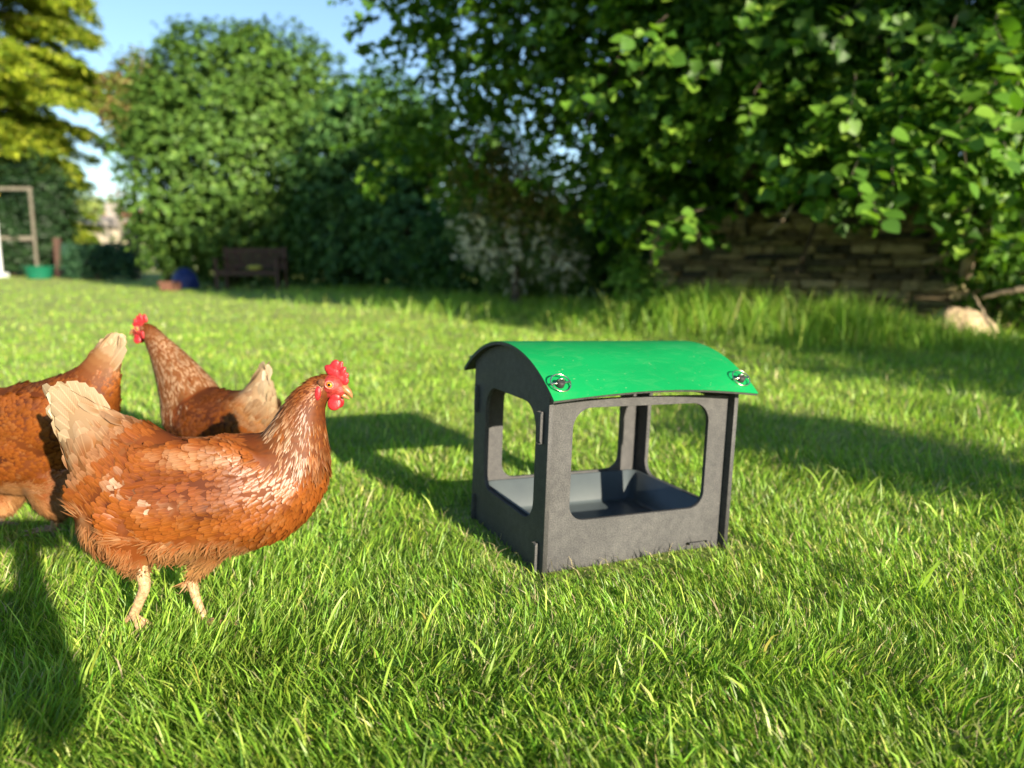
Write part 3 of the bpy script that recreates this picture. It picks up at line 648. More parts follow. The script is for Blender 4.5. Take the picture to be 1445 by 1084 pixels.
def colours(cfg):
    def f(s, v, th, P, rn):
        n = len(s); r = np.tile(RUST, (n, 1)); t = np.tile(GOLD, (n, 1)); L = np.full(n, .029); w = np.full(n, .0135); kind = np.ones(n, int)
        nz = vnoise(P[:, 0]*1.3+P[:, 1], P[:, 2], 26, 11); nz2 = vnoise(P[:, 0]+P[:, 1]*.7, P[:, 2]*1.2, 60, 12)
        # body variation
        r = lerp(r, np.tile(CHEST, (n, 1)), (nz-.45)*2*(v > -.3)); t = lerp(np.tile(RUST*1.25, (n, 1)), t, .25+.5*nz2); t = lerp(t, np.tile(PALE, (n, 1)), ((rn > .93)*.35+(nz2-.80)*1.6)*cfg.get('lace', 1))
        r = r*cfg.get('dk', 1); t = t*(.35+.65*cfg.get('dk', 1))
        # tail base fading to cream
        k = 1-np.clip((s-cfg['tail'])/.10, 0, 1); r = lerp(r, np.tile(TAN, (n, 1)), k*1.1); r = lerp(r, np.tile(CREAM, (n, 1)), (k-.75)*2.4); t = lerp(t, np.tile(CREAM, (n, 1)), k*1.15)
        L = np.where(k > .3, .046, L); w = np.where(k > .3, .026, w)
        # belly and thigh fluff
        fl = ((v < cfg.get('fluffv', -.30)+.12*(nz-.5)) & (s > cfg['tail']-.02) & (s < cfg['fluff'])) | (th & (v < .1))
        rf = lerp(np.tile(RUST*1.15, (n, 1)), np.tile(TAN, (n, 1)), (-v-.5)*1.3+(nz-.5)*1.4+(.42-s)*1.3); rf = lerp(rf, np.tile(PALE, (n, 1)), (nz2-.62)*2.2*(nz > .5))
        r = np.where(fl[:, None], rf, r); t = np.where(fl[:, None], lerp(rf, np.tile(np.array([.40, .225, .10]), (n, 1)), np.full(n, .45)), t)
        L = np.where(fl, .030, L); w = np.where(fl, .0034, w); kind = np.where(fl, 3, kind)
        # breast, smaller feathers
        br = (s > cfg['breast']) & ~fl; L = np.where(br, .021, L); w = np.where(br, .0095, w); r = np.where(br[:, None], lerp(np.tile(RUST*1.05, (n, 1)), np.tile(CHEST, (n, 1)), (nz-.35)*.8), r)
        if 'dark' in cfg:
            c_, rx_, rz_ = cfg['dark']; q = ((P[:, 0]-c_[0])/rx_)**2+((P[:, 2]-c_[2]-(P[:, 0]-c_[0])*.12)/rz_)**2; dk = np.clip(1.25-q, 0, 1)*.75
            r = lerp(r, np.tile(CHEST*1.15, (n, 1)), dk); t = lerp(t, np.tile(RUST*.85, (n, 1)), dk)
            q = ((P[:, 0]-c_[0]-.035)/.075)**2+((P[:, 2]-c_[2]-.045)/.016)**2; lt = np.clip(1.2-q, 0, 1)*.7; t = lerp(t, np.tile(PALE, (n, 1)), lt); r = lerp(r, np.tile(GOLD, (n, 1)), lt)
        for c_, rs_ in cfg.get('spots', ()):
            q = np.clip(1.5-np.hypot(P[:, 0]-c_[0], (P[:, 2]-c_[2])*1.3)/rs_, 0, 1)*(rn < .7); r = lerp(r, np.tile(np.array([.30, .17, .09]), (n, 1)), q*.6); t = lerp(t, np.tile(np.array([.40, .31, .23]), (n, 1)), q*.75)
        # hackle
        hk = (s > cfg['h0']+cfg.get('hv', .05)*(-v)) & (v > cfg.get('hvmin', -1.2)) & ~th
        f2 = np.clip((s-cfg['h0'])/(cfg['h1']-cfg['h0']), 0, 1); pale = np.clip(np.interp(f2, *cfg['pale'])*(.6+.8*nz)*cfg.get('pg', 1), 0, 1)*(rn < .88)
        if 'paleside' in cfg: pale = pale*cfg['paleside'](v, f2)
        rh = lerp(np.tile(CHEST*.9, (n, 1)), np.tile(RUST, (n, 1)), .2+rn*.8); tp = lerp(np.tile(GOLD*.85, (n, 1)), np.tile(np.array([.38, .25, .15]), (n, 1)), pale*1.25)
        rh = lerp(rh, np.tile(TAN, (n, 1)), pale*.45)
        r = np.where(hk[:, None], rh, r); t = np.where(hk[:, None], tp, t); Lh = np.interp(f2, [0, .5, 1], [.034, .024, .009]); wh = np.interp(f2, [0, .5, 1], [.0075, .0058, .0034])
        L = np.where(hk, Lh, L); w = np.where(hk, wh, w); kind = np.where(hk, 2, kind)
        return r, t, L*cfg.get('fs', 1), w*cfg.get('fs', 1), kind
    return f
def bald_at(pos, d, k, r=.0140, fwd=.0105):
    O = at(*pos); d = norm(np.array(d, float)); c = O+d*fwd*k+np.array([0, 0, -.001])
    return lambda P, s: (np.linalg.norm(P-c, axis=1) < r*k) | (((P-O) @ d) > .010*k) & (np.linalg.norm(P-O, axis=1) < .03*k)
cr2 = CREAM*.9
YB = 1.265
h1 = dict(name='brown_hen', label='large rusty brown hen walking right in front of the others, cream tail and red comb', scale=.00121, lat=(0, 1, 0), base=(-.52, 1.26, 0),
    spine=[(88, 566, YB, 12, .35), (104, 584, YB, 27, .42), (134, 618, YB, 48, .55), (178, 664, YB, 77, .78), (235, 702, YB, 91, .9), (300, 700, YB, 87, .95), (364, 688, YB, 82, .9), (405, 660, YB, 63, .9), (420, 615, YB, 43, .9), (431, 576, YB, 29, .9), (446, 553, YB, 21, .9), (460, 544, YB, 17, .9), (467, 543, YB, 14, .95)],
    thighs=[[(190, 730, 1.235, 56), (190, 768, 1.225, 34), (197, 796, 1.21, 11)], [(318, 728, 1.25, 48), (302, 765, 1.25, 29), (285, 793, 1.249, 17), (273, 815, 1.248, 7)], [(164, 700, 1.265, 62), (172, 733, 1.265, 56), (188, 758, 1.265, 44)], [(300, 720, 1.265, 66), (290, 745, 1.265, 50), (286, 760, 1.265, 36)]],
    wings=[(266, 664, 1.205, 100, 20, 42, .12), (266, 664, 1.325, 100, 20, 42, .12)],
    colour=colours(dict(tail=.17, fluff=.42, breast=.46, h0=.60, h1=.93, hv=.07, fluffv=-.36, lace=1.1, pale=([0, .12, .28, .42, .58, 1], [.15, .55, .95, .40, .05, 0]), paleside=lambda v, f: np.clip(.22+v*1.6, 0, 1), dark=(at(262, 680, 1.2), .105, .032), spots=((at(173, 702, 1.17), .016), (at(228, 722, 1.16), .012), (at(252, 716, 1.16), .007)))),
    bald=bald_at((464, 541, YB), (1, -.12, -.36), 1.45), hackle_label='glossy chestnut neck feathers streaked with cream',
    quills=[(150, 628, x, y, YB-.012-.002*i, 34, -1, 'tail_feather', TAN*.9, CREAM*.98) for i, (x, y) in enumerate(((124, 556), (112, 547), (99, 541), (87, 539), (75, 544), (66, 554)))]
        +[(158, 648, x, y, YB-.026-.002*i, 31, -1, 'tail_feather', TAN, cr2) for i, (x, y) in enumerate(((65, 570), (72, 590), (78, 612)))]
        +[(292-3*i, 668+3.2*i, 168+7*i, 690+3.4*i, 1.180+.001*i, 11, -1, 'wing_feather', RUST*.8, RUST*1.15) for i in range(5)],
    legs=[dict(shank=[(197, 797, 1.21, 10), (204, 826, 1.21, 8), (196, 850, 1.21, 7), (188, 868, 1.21, 6.5)], dir=(.9, -.2, 0), droop=-.95),
          dict(shank=[(270, 818, 1.248, 8), (277, 845, 1.247, 6.4), (290, 879, 1.243, 6.4)], dir=(.98, -.2, 0), droop=0.02)],
    head=dict(pos=(464, 541, YB), dir=(1, -.12, -.36), k=1.42, cang=.0, comb=((.0005, .0205, .0098, .0062, .0024, 0), (.0062, .0225, .0085, .0036, .0024, .0006), (.0115, .0185, .0080, .0036, .0024, -.0006), (.0160, .0135, .0070, .0036, .0024, .0006), (.0185, .0085, .0055, .0034, .0024, 0))))
make_hen(h1)
h2 = dict(name='brown_hen', label='brown hen behind the front one, looking left with pale streaked upright neck', scale=.00186, lat=norm(np.array([.3, .95, 0])), base=(-.80, 1.98, 0),
    spine=[(369, 528, 1.90, 7, .4), (367, 548, 1.90, 19, .5), (360, 580, 1.92, 36, .85), (335, 603, 1.95, 54, .9), (302, 604, 1.99, 60, .9), (280, 586, 2.02, 53, .9), (262, 550, 2.04, 41, .85), (241, 513, 2.06, 28, .85), (223, 486, 2.07, 18, .85), (211, 470, 2.08, 13.5, .9), (204, 466, 2.08, 11, .9)],
    thighs=[[(320, 630, 1.96, 40), (318, 655, 1.94, 24), (316, 668, 1.93, 9)], [(300, 630, 2.02, 36), (302, 650, 2.05, 22), (304, 658, 2.06, 9)]], wings=[(322, 590, 1.895, 44, 12, 26, .3), (318, 590, 2.06, 44, 12, 26, .3)],
    colour=colours(dict(tail=.17, fluff=.5, breast=.45, h0=.52, h1=.93, hv=.03, fluffv=-.5, pale=([0, .3, .55, .8, 1], [.95, 1, .9, .35, 0]), fs=1.05, pg=1.5, dk=.62)), density=.75,
    bald=bald_at((202, 464, 2.08), (-1, .1, -.22), 1.35), hackle_label='neck feathers thickly streaked with cream',
    quills=[(352, 590, x, y, 1.895-.003*i, 15, -1, 'tail_feather', TAN, cr2) for i, (x, y) in enumerate(())],
    legs=[dict(shank=[(316, 664, 1.93, 5), (316, 674, 1.93, 4), (316, 678, 1.925, 4)], dir=(-1, .2, 0)), dict(shank=[(304, 655, 2.06, 5), (304, 662, 2.06, 4), (303, 667, 2.055, 4)], dir=(-1, .2, 0))],
    head=dict(pos=(202, 464, 2.08), dir=(-1, .1, -.22), k=1.35, cang=.1, comb=((-.010, .0190, .0095, .0050, .0028, 0), (-.0025, .0215, .0100, .0042, .0028, .0006), (.0045, .0200, .0090, .0038, .0028, -.0006), (.0105, .0160, .0080, .0038, .0028, .0006), (.0155, .0105, .0065, .0036, .0028, 0))))
make_hen(h2)
h3 = dict(name='brown_hen', label='brown hen cut off by the left edge, cream tail raised, facing away left', scale=.00165, lat=(0, 1, 0), base=(-1.18, 1.75, 0),
    spine=[(162, 480, 1.73, 9, .4), (150, 504, 1.73, 21, .45), (133, 545, 1.73, 37, .62), (108, 580, 1.74, 58, .8), (62, 614, 1.75, 80, .88), (10, 622, 1.75, 77, .92), (-45, 612, 1.75, 72, .92), (-88, 580, 1.75, 55, .9), (-118, 540, 1.75, 38, .9), (-138, 502, 1.75, 25, .9), (-150, 482, 1.75, 18, .9), (-160, 476, 1.75, 13, .9)],
    thighs=[[(78, 670, 1.73, 46), (80, 700, 1.71, 30), (80, 722, 1.70, 12)], [(5, 670, 1.78, 44), (2, 700, 1.76, 28), (0, 718, 1.75, 10)]], wings=[(30, 600, 1.655, 74, 15, 40, 2.98), (30, 600, 1.845, 74, 15, 40, 2.98)],
    colour=colours(dict(tail=.07, fluff=.5, breast=.5, h0=.60, h1=.93, hv=.05, fluffv=-.62, lace=.8, dk=.85, pale=([0, .3, .55, .8, 1], [.6, 1, .8, .3, 0]), fs=.8)), density=.8,
    bald=bald_at((-160, 476, 1.75), (-1, 0, -.2), 1.4),
    quills=[(133, 545, x, y, 1.715-.002*i, 20, -1, 'tail_feather', TAN*.9, cr2) for i, (x, y) in enumerate(((148, 480), (157, 473), (166, 475), (171, 487)))],
    legs=[dict(shank=[(80, 718, 1.70, 7), (79, 732, 1.70, 6), (76, 748, 1.71, 5.5)], dir=(-1, 0, 0)), dict(shank=[(0, 714, 1.75, 6), (0, 726, 1.75, 5.5), (4, 740, 1.752, 5)], dir=(-1, -.2, 0))],
    head=dict(pos=(-160, 476, 1.75), dir=(-1, 0, -.2), k=1.4, cang=.1))
make_hen(h3)

# ------------------------------------------------------------------ foliage
LEAF_T = np.array([(0, 0), (.22, .30), (.5, .46), (.78, .30), (1, 0)])       # along, half width
def leaf_set(P, Nn, D, L, w, col, fold=.18, droop=.2):
    """8-triangle folded leaves: spine of 4 points and two margins"""
    n = len(P); Nn = norm(Nn); D = norm(D-Nn*np.sum(D*Nn, 1, keepdims=True)); B = np.cross(Nn, D)
    def pt(t, s, h): return P+D*(L*t)[:, None]+B*(w*s)[:, None]+Nn*(w*h)[:, None]-Nn*(L*droop*t*t)[:, None]
    V = np.stack([pt(0, 0, 0), pt(.35, -.48, fold), pt(.35, 0, 0), pt(.35, .48, fold), pt(.72, -.33, fold*.8), pt(.72, .33, fold*.8), pt(1, 0, 0)], 1)
    tri = np.array([(0, 2, 1), (0, 3, 2), (1, 2, 4), (2, 3, 5), (2, 5, 4), (4, 5, 6)])
    Fc = (np.arange(n)[:, None, None]*7+tri[None]).reshape(-1, 3)
    return V.reshape(-1, 3), Fc, np.repeat(col, 7, 0)
def leaf_lite(P, Nn, D, L, w, col, droop=.2):
    """small far leaves: two triangles folded along the midrib"""
    n = len(P); Nn = norm(Nn); D = norm(D-Nn*np.sum(D*Nn, 1, keepdims=True)); B = np.cross(Nn, D)
    V = np.stack([P, P+D*(L*.5)[:, None]+B*(w*.6)[:, None]+Nn*(w*.25)[:, None], P+D*L[:, None]-Nn*(L*droop)[:, None], P+D*(L*.5)[:, None]-B*(w*.6)[:, None]+Nn*(w*.25)[:, None]], 1)
    Fc = (np.arange(n)[:, None, None]*4+np.array([(0, 1, 2), (0, 2, 3)])[None]).reshape(-1, 3)
    return V.reshape(-1, 3), Fc, np.repeat(col, 4, 0)
def rand_dir(n): return norm(rng.standard_normal((n, 3)))
def ell(px, py, Y, rx, ry, rd):
    return (at(px, py, Y), np.array([rx*Y/F, rd, ry*Y/F]))
def crown_points(ells, n, per, spray, shell=.35, lump=.18, wts=None):
    vol = np.array([(r[0]*r[1]+r[0]*r[2]+r[1]*r[2]) for _, r in ells]); vol = vol*(np.array(wts) if wts is not None else 1); k = rng.choice(len(ells), n//per, p=vol/vol.sum())
    C0 = np.array([c for c, _ in ells])[k]; R0 = np.array([r for _, r in ells])[k]; d = rand_dir(len(k))
    lu = 1+lump*(vnoise(d[:, 0]*2+k*7.7, d[:, 2]*2+d[:, 1], 1.7, 41)*2-1)+lump*.6*(vnoise(d[:, 0]+k*3.1, d[:, 2]-d[:, 1], 5, 42)*2-1)
    rad = (1-shell*rng.random(len(k))**1.5)*lu
    c = C0+d*R0*rad[:, None]; out = norm(d/R0)
    tw = norm(out+rand_dir(len(k))*.6)                       # twig direction
    P = np.repeat(c, per, 0)+np.repeat(tw, per, 0)*(rng.random((len(k)*per, 1))-.2)*spray+rand_dir(len(k)*per)*spray*.28*rng.random((len(k)*per, 1))
    return P, np.repeat(out, per, 0), np.repeat(tw, per, 0), np.repeat(np.arange(len(k)), per)
def leaf_colours(n, pal, w, grp=None, var=.25):
    pal = np.array(pal); k = rng.choice(len(pal), n, p=np.array(w)/sum(w)); c = pal[k]*(1+var*(rng.random((n, 1))*2-1))
    if grp is not None: g = rng.random(grp.max()+1)*.34+.83; c = c*g[grp][:, None]
    return c
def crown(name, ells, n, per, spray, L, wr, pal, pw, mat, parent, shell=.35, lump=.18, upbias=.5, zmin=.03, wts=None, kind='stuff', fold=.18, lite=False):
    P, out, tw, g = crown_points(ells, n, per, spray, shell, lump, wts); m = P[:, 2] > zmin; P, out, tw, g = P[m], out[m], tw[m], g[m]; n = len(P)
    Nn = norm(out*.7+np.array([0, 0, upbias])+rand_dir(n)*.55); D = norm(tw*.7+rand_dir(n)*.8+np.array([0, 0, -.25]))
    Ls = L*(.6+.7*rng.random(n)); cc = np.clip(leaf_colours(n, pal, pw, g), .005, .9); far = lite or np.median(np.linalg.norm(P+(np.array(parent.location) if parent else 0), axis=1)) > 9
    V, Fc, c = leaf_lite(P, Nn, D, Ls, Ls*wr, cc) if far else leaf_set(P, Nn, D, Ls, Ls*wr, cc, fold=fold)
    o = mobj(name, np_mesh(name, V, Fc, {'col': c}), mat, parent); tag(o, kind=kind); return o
def limbs(parent, root_pt, targets, r0, mat, name='trunk', fork=.45, jit=.12):
    mb = MB(); root_pt = np.array(root_pt, float); top = np.mean(targets, 0)
    mid = root_pt+(top-root_pt)*fork; mid[:2] = root_pt[:2]*.55+mid[:2]*.45
    base = np.array([root_pt[0], root_pt[1], root_pt[2]-.15])
    pts = catmull([base, root_pt+[0, 0, .15], root_pt*.5+mid*.5+rng.standard_normal(3)*jit*.3, mid], 12); mb.add(tube(pts, np.concatenate([[r0*1.5, r0*1.25], np.linspace(r0*1.05, r0*.72, 10)]), 10))
    for tg in targets:
        tg = np.array(tg); q = mid*.5+tg*.5+rng.standard_normal(3)*jit*np.linalg.norm(tg-mid)*.5; p = catmull([mid-(mid-root_pt)*.05, q, tg], 9)
        mb.add(tube(p, np.linspace(r0*.55, r0*.10, 9), 7))
        for _ in range(4):
            i = rng.integers(3, 8); e = p[i]+rand_dir(1)[0]*np.linalg.norm(tg-mid)*.32; mb.add(tube(catmull([p[i], (p[i]+e)/2+rng.standard_normal(3)*.05, e], 5), np.linspace(r0*.2, r0*.04, 5), 5))
    return mb.obj(name, mat, parent)

GREENS = [(.045, .115, .018), (.07, .165, .025), (.10, .21, .03), (.16, .26, .045)]
# -- the big clipped round laurel on the far side of the lawn
def laurel():
    t = thing('laurel_tree', 'broad round dense evergreen behind the wooden bench, taller than everything beside it', 'tree', tuple(at(330, 392, 20.5)*[1, 1, 0]))
    b = np.array(t.location); E = [ell(340, 222, 21, 154, 178, 3.0), ell(270, 260, 20.6, 78, 130, 2.2), ell(415, 250, 20.6, 100, 150, 2.4), ell(345, 325, 20.6, 142, 80, 2.4), ell(320, 130, 21.2, 115, 88, 2), ell(395, 125, 21.2, 90, 80, 1.8), ell(238, 185, 21, 38, 55, 1.2)]
    E = [(c-b, r) for c, r in E]
    crown('crown', E, 98000, 8, .22, .10, .85, [(.048, .108, .018), (.070, .148, .024), (.100, .195, .030), (.145, .25, .040)], [3, 4, 2.5, 1], M_laurel, t, shell=.5, lump=.10)
    limbs(t, (0, 0, 0), [E[i][0] for i in (0, 1, 2, 4, 5)], .16, M_bark)
laurel()
# -- darker shrubs between the laurel and the flowering shrub
def shrub(name, label, cat, E, base_px, n, L, wr, pal, pw, mat=None, per=7, spray=.3, shell=.4, group=None, lump=.2, upbias=.5, trunk=.06, bark=None, Y=None, fork=.3):
    Y = Y or np.mean([c[1] for c, _ in E]); b = at(base_px, 400, Y)*[1, 1, 0]; b[2] = float(ground_z(b[0], b[1])); t = thing(name, label, cat, tuple(b), group=group)
    E = [(c-b, r) for c, r in E]; crown('crown', E, n, per, spray, L, wr, pal, pw, mat or M_leaf, t, shell=shell, lump=lump, upbias=upbias)
    limbs(t, (0, 0, 0), [e[0] for e in E[:6]], trunk, bark or M_bark, name='stem' if trunk < .08 else 'trunk', fork=fork); return t
shrub('dark_shrub', 'dark bluish green shrub filling the shade right of the round evergreen', 'shrub', [ell(520, 265, 17.5, 90, 145, 1.6), ell(590, 300, 16, 80, 120, 1.4), ell(545, 190, 17.5, 75, 80, 1.3), ell(480, 330, 17.8, 60, 75, 1.2)], 540, 26000, .15, .55, [(.038, .10, .028), (.06, .14, .035), (.09, .19, .04)], [3, 3, 1.4], M_laurel, trunk=.07)
shrub('dark_shrub', 'low dark leafy shrub at the lawn edge behind the white flowering one', 'shrub', [ell(660, 350, 13.5, 75, 62, .9), ell(760, 345, 12.8, 90, 65, .9), ell(860, 335, 12, 85, 80, .9), ell(900, 280, 12.4, 70, 90, .8)], 760, 20000, .10, .6, [(.03, .085, .02), (.05, .13, .025), (.09, .18, .03)], [3, 3, 1.6])
t = shrub('flowering_shrub', 'shrub with clusters of small white blossom beside the dark leafy shrubs', 'shrub', [ell(720, 335, 10.5, 62, 60, .7), ell(690, 300, 10.8, 45, 50, .6), ell(775, 355, 10.3, 45, 48, .6)], 725, 11000, .055, .6, [(.06, .13, .03), (.12, .20, .05), (.16, .24, .08)], [3, 3, 2], spray=.22)
b = np.array(t.location); Ef = [(at(x, y, Y)-b, np.array([rx*Y/F, .65, ry*Y/F])) for x, y, Y, rx, ry in ((705, 325, 10.3, 55, 50), (740, 350, 10.2, 58, 50), (680, 345, 10.4, 35, 40), (790, 370, 10.1, 35, 32))]
P, out, tw, g = crown_points(Ef, 9000, 14, .10, .5, .25); n = len(P)
V, Fc, c = leaf_set(P, norm(out+rand_dir(n)*.7), rand_dir(n), .022+.012*rng.random(n), .026+0*P[:, 0], np.array([.86, .84, .72])*(.85+.15*rng.random((n, 1))))
tag(mobj('blossom', np_mesh('blossom', V, Fc, {'col': c}), M_petal, t), kind='stuff')
shrub('copper_shrub', 'taller shrub with reddish and yellow young leaves above the white blossom', 'shrub', [ell(715, 255, 9.9, 50, 55, .6), ell(665, 235, 10.2, 40, 50, .6), ell(775, 280, 9.8, 45, 45, .5), ell(700, 195, 10.4, 40, 35, .5)], 730, 6500, .06, .6, [(.10, .16, .03), (.20, .24, .06), (.30, .17, .07), (.36, .30, .12)], [4, 3, 2, 1.2], spray=.35, shell=.9)
# -- golden conifer at the left edge
def conifer():
    bp = at(15, 388, 34)*[1, 1, 0]; t = thing('cedar_tree', 'tall golden green cedar at the left edge of the lawn with layered drooping boughs', 'tree', tuple(bp))
    mb = MB(); H_ = 17.; mb.add(tube([(0, 0, -.2), (0, 0, 1), (.1, 0, 5), (0, .1, 11), (0, 0, H_)], [.36, .30, .24, .15, .03], 10)); P = []; D = []; cl = []
    for i in range(380):
        h = 1.7+(H_-2.1)*rng.random()**1.1; a = rng.random()*6.283; ln = (5.4*(1 if h > 6.6 else .5)*(1-(h/H_)**3)+.55)*(.7+.5*rng.random()); d = np.array([math.cos(a), math.sin(a), 0]); rise = .12
        q = [np.array([0, 0, h])+d*ln*k+np.array([0, 0, rise*ln*k-.28*ln*k*k]) for k in (0, .33, .66, 1)]; pc = catmull(q, 8); mb.add(tube(pc, np.linspace(.05, .012, 8), 5))
        m = int(50+130*ln/4); s = .18+.82*rng.random(m)**.8; base = np.array([np.interp(s, np.linspace(0, 1, 8), pc[:, j]) for j in range(3)]).T
        side = np.array([-d[1], d[0], 0]); off = (rng.random((m, 1))*2-1)*.42*(.4+s[:, None]); p = base+side*off+np.array([0, 0, 1])*(-.10*np.abs(off)-.12*rng.random((m, 1))); P.append(p)
        D.append(norm(d*.8+side*np.sign(off)*.9+np.array([0, 0, -.35])+rand_dir(m)*.35)); cl.append(np.full(m, rng.random()))
    P = np.concatenate(P); D = np.concatenate(D); cl = np.concatenate(cl); n = len(P); rep = 2
    P = np.repeat(P, rep, 0)+rng.standard_normal((n*rep, 3))*.06; D = np.repeat(D, rep, 0)+rand_dir(n*rep)*.5; cl = np.repeat(cl, rep); n = len(P)
    col = leaf_colours(n, [(.19, .28, .025), (.31, .38, .03), (.43, .47, .05), (.09, .15, .02)], [3, 3, 2.2, 1.2])*(.7+.6*cl[:, None])
    V, Fc, c = leaf_lite(P, norm(np.array([0, 0, 1.])+rand_dir(n)*.6), D,   .26+.2*rng.random(n), .06+0*cl, col, droop=.3)
    mb.obj('trunk', M_bark, t); tag(mobj('crown', np_mesh('crown', V, Fc, {'col': c}), M_leaf, t), kind='stuff')
conifer()
shrub('dark_shrub', 'dark hedge shrub under the cedar behind the goal frame', 'shrub', [ell(10, 335, 31.5, 60, 52, 1.0), ell(50, 335, 32, 32, 48, 1.0), ell(-70, 320, 31, 70, 80, 1.2), ell(40, 270, 32.5, 62, 52, 1.2)], 20, 13000, .16, .5, [(.02, .05, .015), (.03, .07, .02), (.045, .10, .025)], [3, 3, 1], M_laurel)  # upper dark mass added to stand in for shade under the boughs
shrub('copper_tree', 'small reddish topped tree showing between cedar and round evergreen', 'tree', [ell(200, 112, 30, 28, 34, 1.2), ell(182, 150, 30, 30, 40, 1.2), ell(210, 170, 30, 40, 50, 1.2)], 195, 5000, .2, .55, [(.12, .17, .03), (.20, .19, .05), (.20, .11, .05)], [3, 2, 1], spray=.5, trunk=.12, fork=.55)
shrub('pale_tree', 'sunlit pale green tree far off above the distant house roofs', 'tree', [ell(115, 300, 80, 34, 26, 2), ell(150, 305, 82, 40, 20, 2), ell(80, 295, 78, 30, 30, 2)], 115, 5000, .4, .6, [(.13, .20, .05), (.22, .27, .07), (.3, .32, .1)], [3, 3, 1], spray=.9, trunk=.2)

shrub('dark_shrub', 'very dark shaded growth close behind the timber goal frame', 'shrub', [ell(5, 335, 30.6, 50, 50, .4), ell(58, 325, 30.8, 34, 56, .4), ell(25, 275, 31.2, 62, 40, .5), ell(80, 300, 31.2, 24, 50, .4)], 22, 15000, .16, .7, [(.010, .028, .009), (.015, .04, .012), (.022, .055, .014)], [3, 3, 1], M_laurel, shell=.8)  # leaf colours darkened to imitate the shade low under the cedar
shrub('hedge_plant', 'dark green climbing growth covering the garden gate left of the round evergreen', 'shrub', [ell(118, 368, 28.0, 30, 24, .25), ell(152, 366, 28.0, 32, 25, .25), ell(180, 372, 28.0, 16, 20, .25)], 138, 5500, .10, .7, [(.018, .055, .025), (.028, .08, .032), (.04, .11, .04)], [3, 3, 1], M_laurel, shell=.9)
# -- the overhanging hazel like tree on the right
HAZ = [(.036, .10, .010), (.065, .155, .014), (.115, .235, .022), (.21, .34, .038)]
OV_ = 0
OV = [ # px, py, Y, rx, ry, rd, weight
    (1230, 40, 6.4, 330, 130, 1.3, 1.6), (1010, 90, 7.0, 210, 135, 1.1, 1.2), (1180, 170, 6.4, 240, 95, .9, 1.3), (860, 40, 7.6, 190, 110, 1.0, 1.0), (700, 30, 8.2, 140, 90, 1.0, .62), (560, 20, 8.8, 80, 40, .8, .5),
    (780, 130, 8.0, 150, 85, .9, .38), (640, 130, 8.6, 95, 70, .8, .55), (880, 215, 7.6, 130, 75, .8, .5), (940, 290, 7.4, 80, 60, .5, .9), (780, 205, 8.2, 90, 45, .6, .3), (600, 210, 9.0, 80, 70, .8, .8),
    (1230, 235, 5.2, 110, 55, .5, .9), (1390, 170, 5.0, 110, 110, .7, 1.2), (1330, 240, 5.4, 90, 50, .5, 1.0), (1440, 300, 5.8, 70, 80, .6, 1.0), (1420, 370, 6.2, 60, 55, .4, .6),
    (1050, -180, 7.5, 420, 170, 1.8, 1.6), (1500, -120, 7.0, 330, 240, 1.6, 1.3), (700, -120, 8.8, 200, 110, 1.4, .7), (1650, 120, 6.6, 190, 220, 1.2, 1.2)]
def hazel_leaf_mesh():
    n = 14; V = [(0, 0, 0)]; pr = []
    for i in range(n+1):
        t = i/n; w = .43*math.sin(math.pi*min(t*.96+.02, 1)**.78)**.8*(1+.07*(i % 2)); pr.append((t, w))
    L = [(t, w, .10*w-.10*t*t+(.01 if i % 2 else 0)) for i, (t, w) in enumerate(pr)]; R_ = [(t, -w, .10*w-.10*t*t+(.01 if i % 2 else 0)) for i, (t, w) in enumerate(pr)]; M_ = [(t, 0, -.10*t*t) for t, _ in pr]
    V = L+M_+R_; k = n+1; Fc = []
    for i in range(n): Fc += [(i, k+i, k+i+1, i+1), (k+i, 2*k+i, 2*k+i+1, k+i+1)]
    V += [(-.3, .008, .03), (-.3, -.008, .03), (0, .01, 0), (0, -.01, 0)]; q = 3*k; Fc.append((q, q+1, q+3, q+2))
    me = bpy.data.meshes.new('leaf'); me.from_pydata(V, [], Fc); me.update(); me.polygons.foreach_set('use_smooth', np.ones(len(me.polygons), bool)); return me
M_hazel_single = leafy('hazel_leaf', .4, .022, .45, objcol=[(0, (.05, .13, .016)), (.35, (.08, .19, .02)), (.7, (.14, .27, .03)), (1, (.17, .30, .035))])
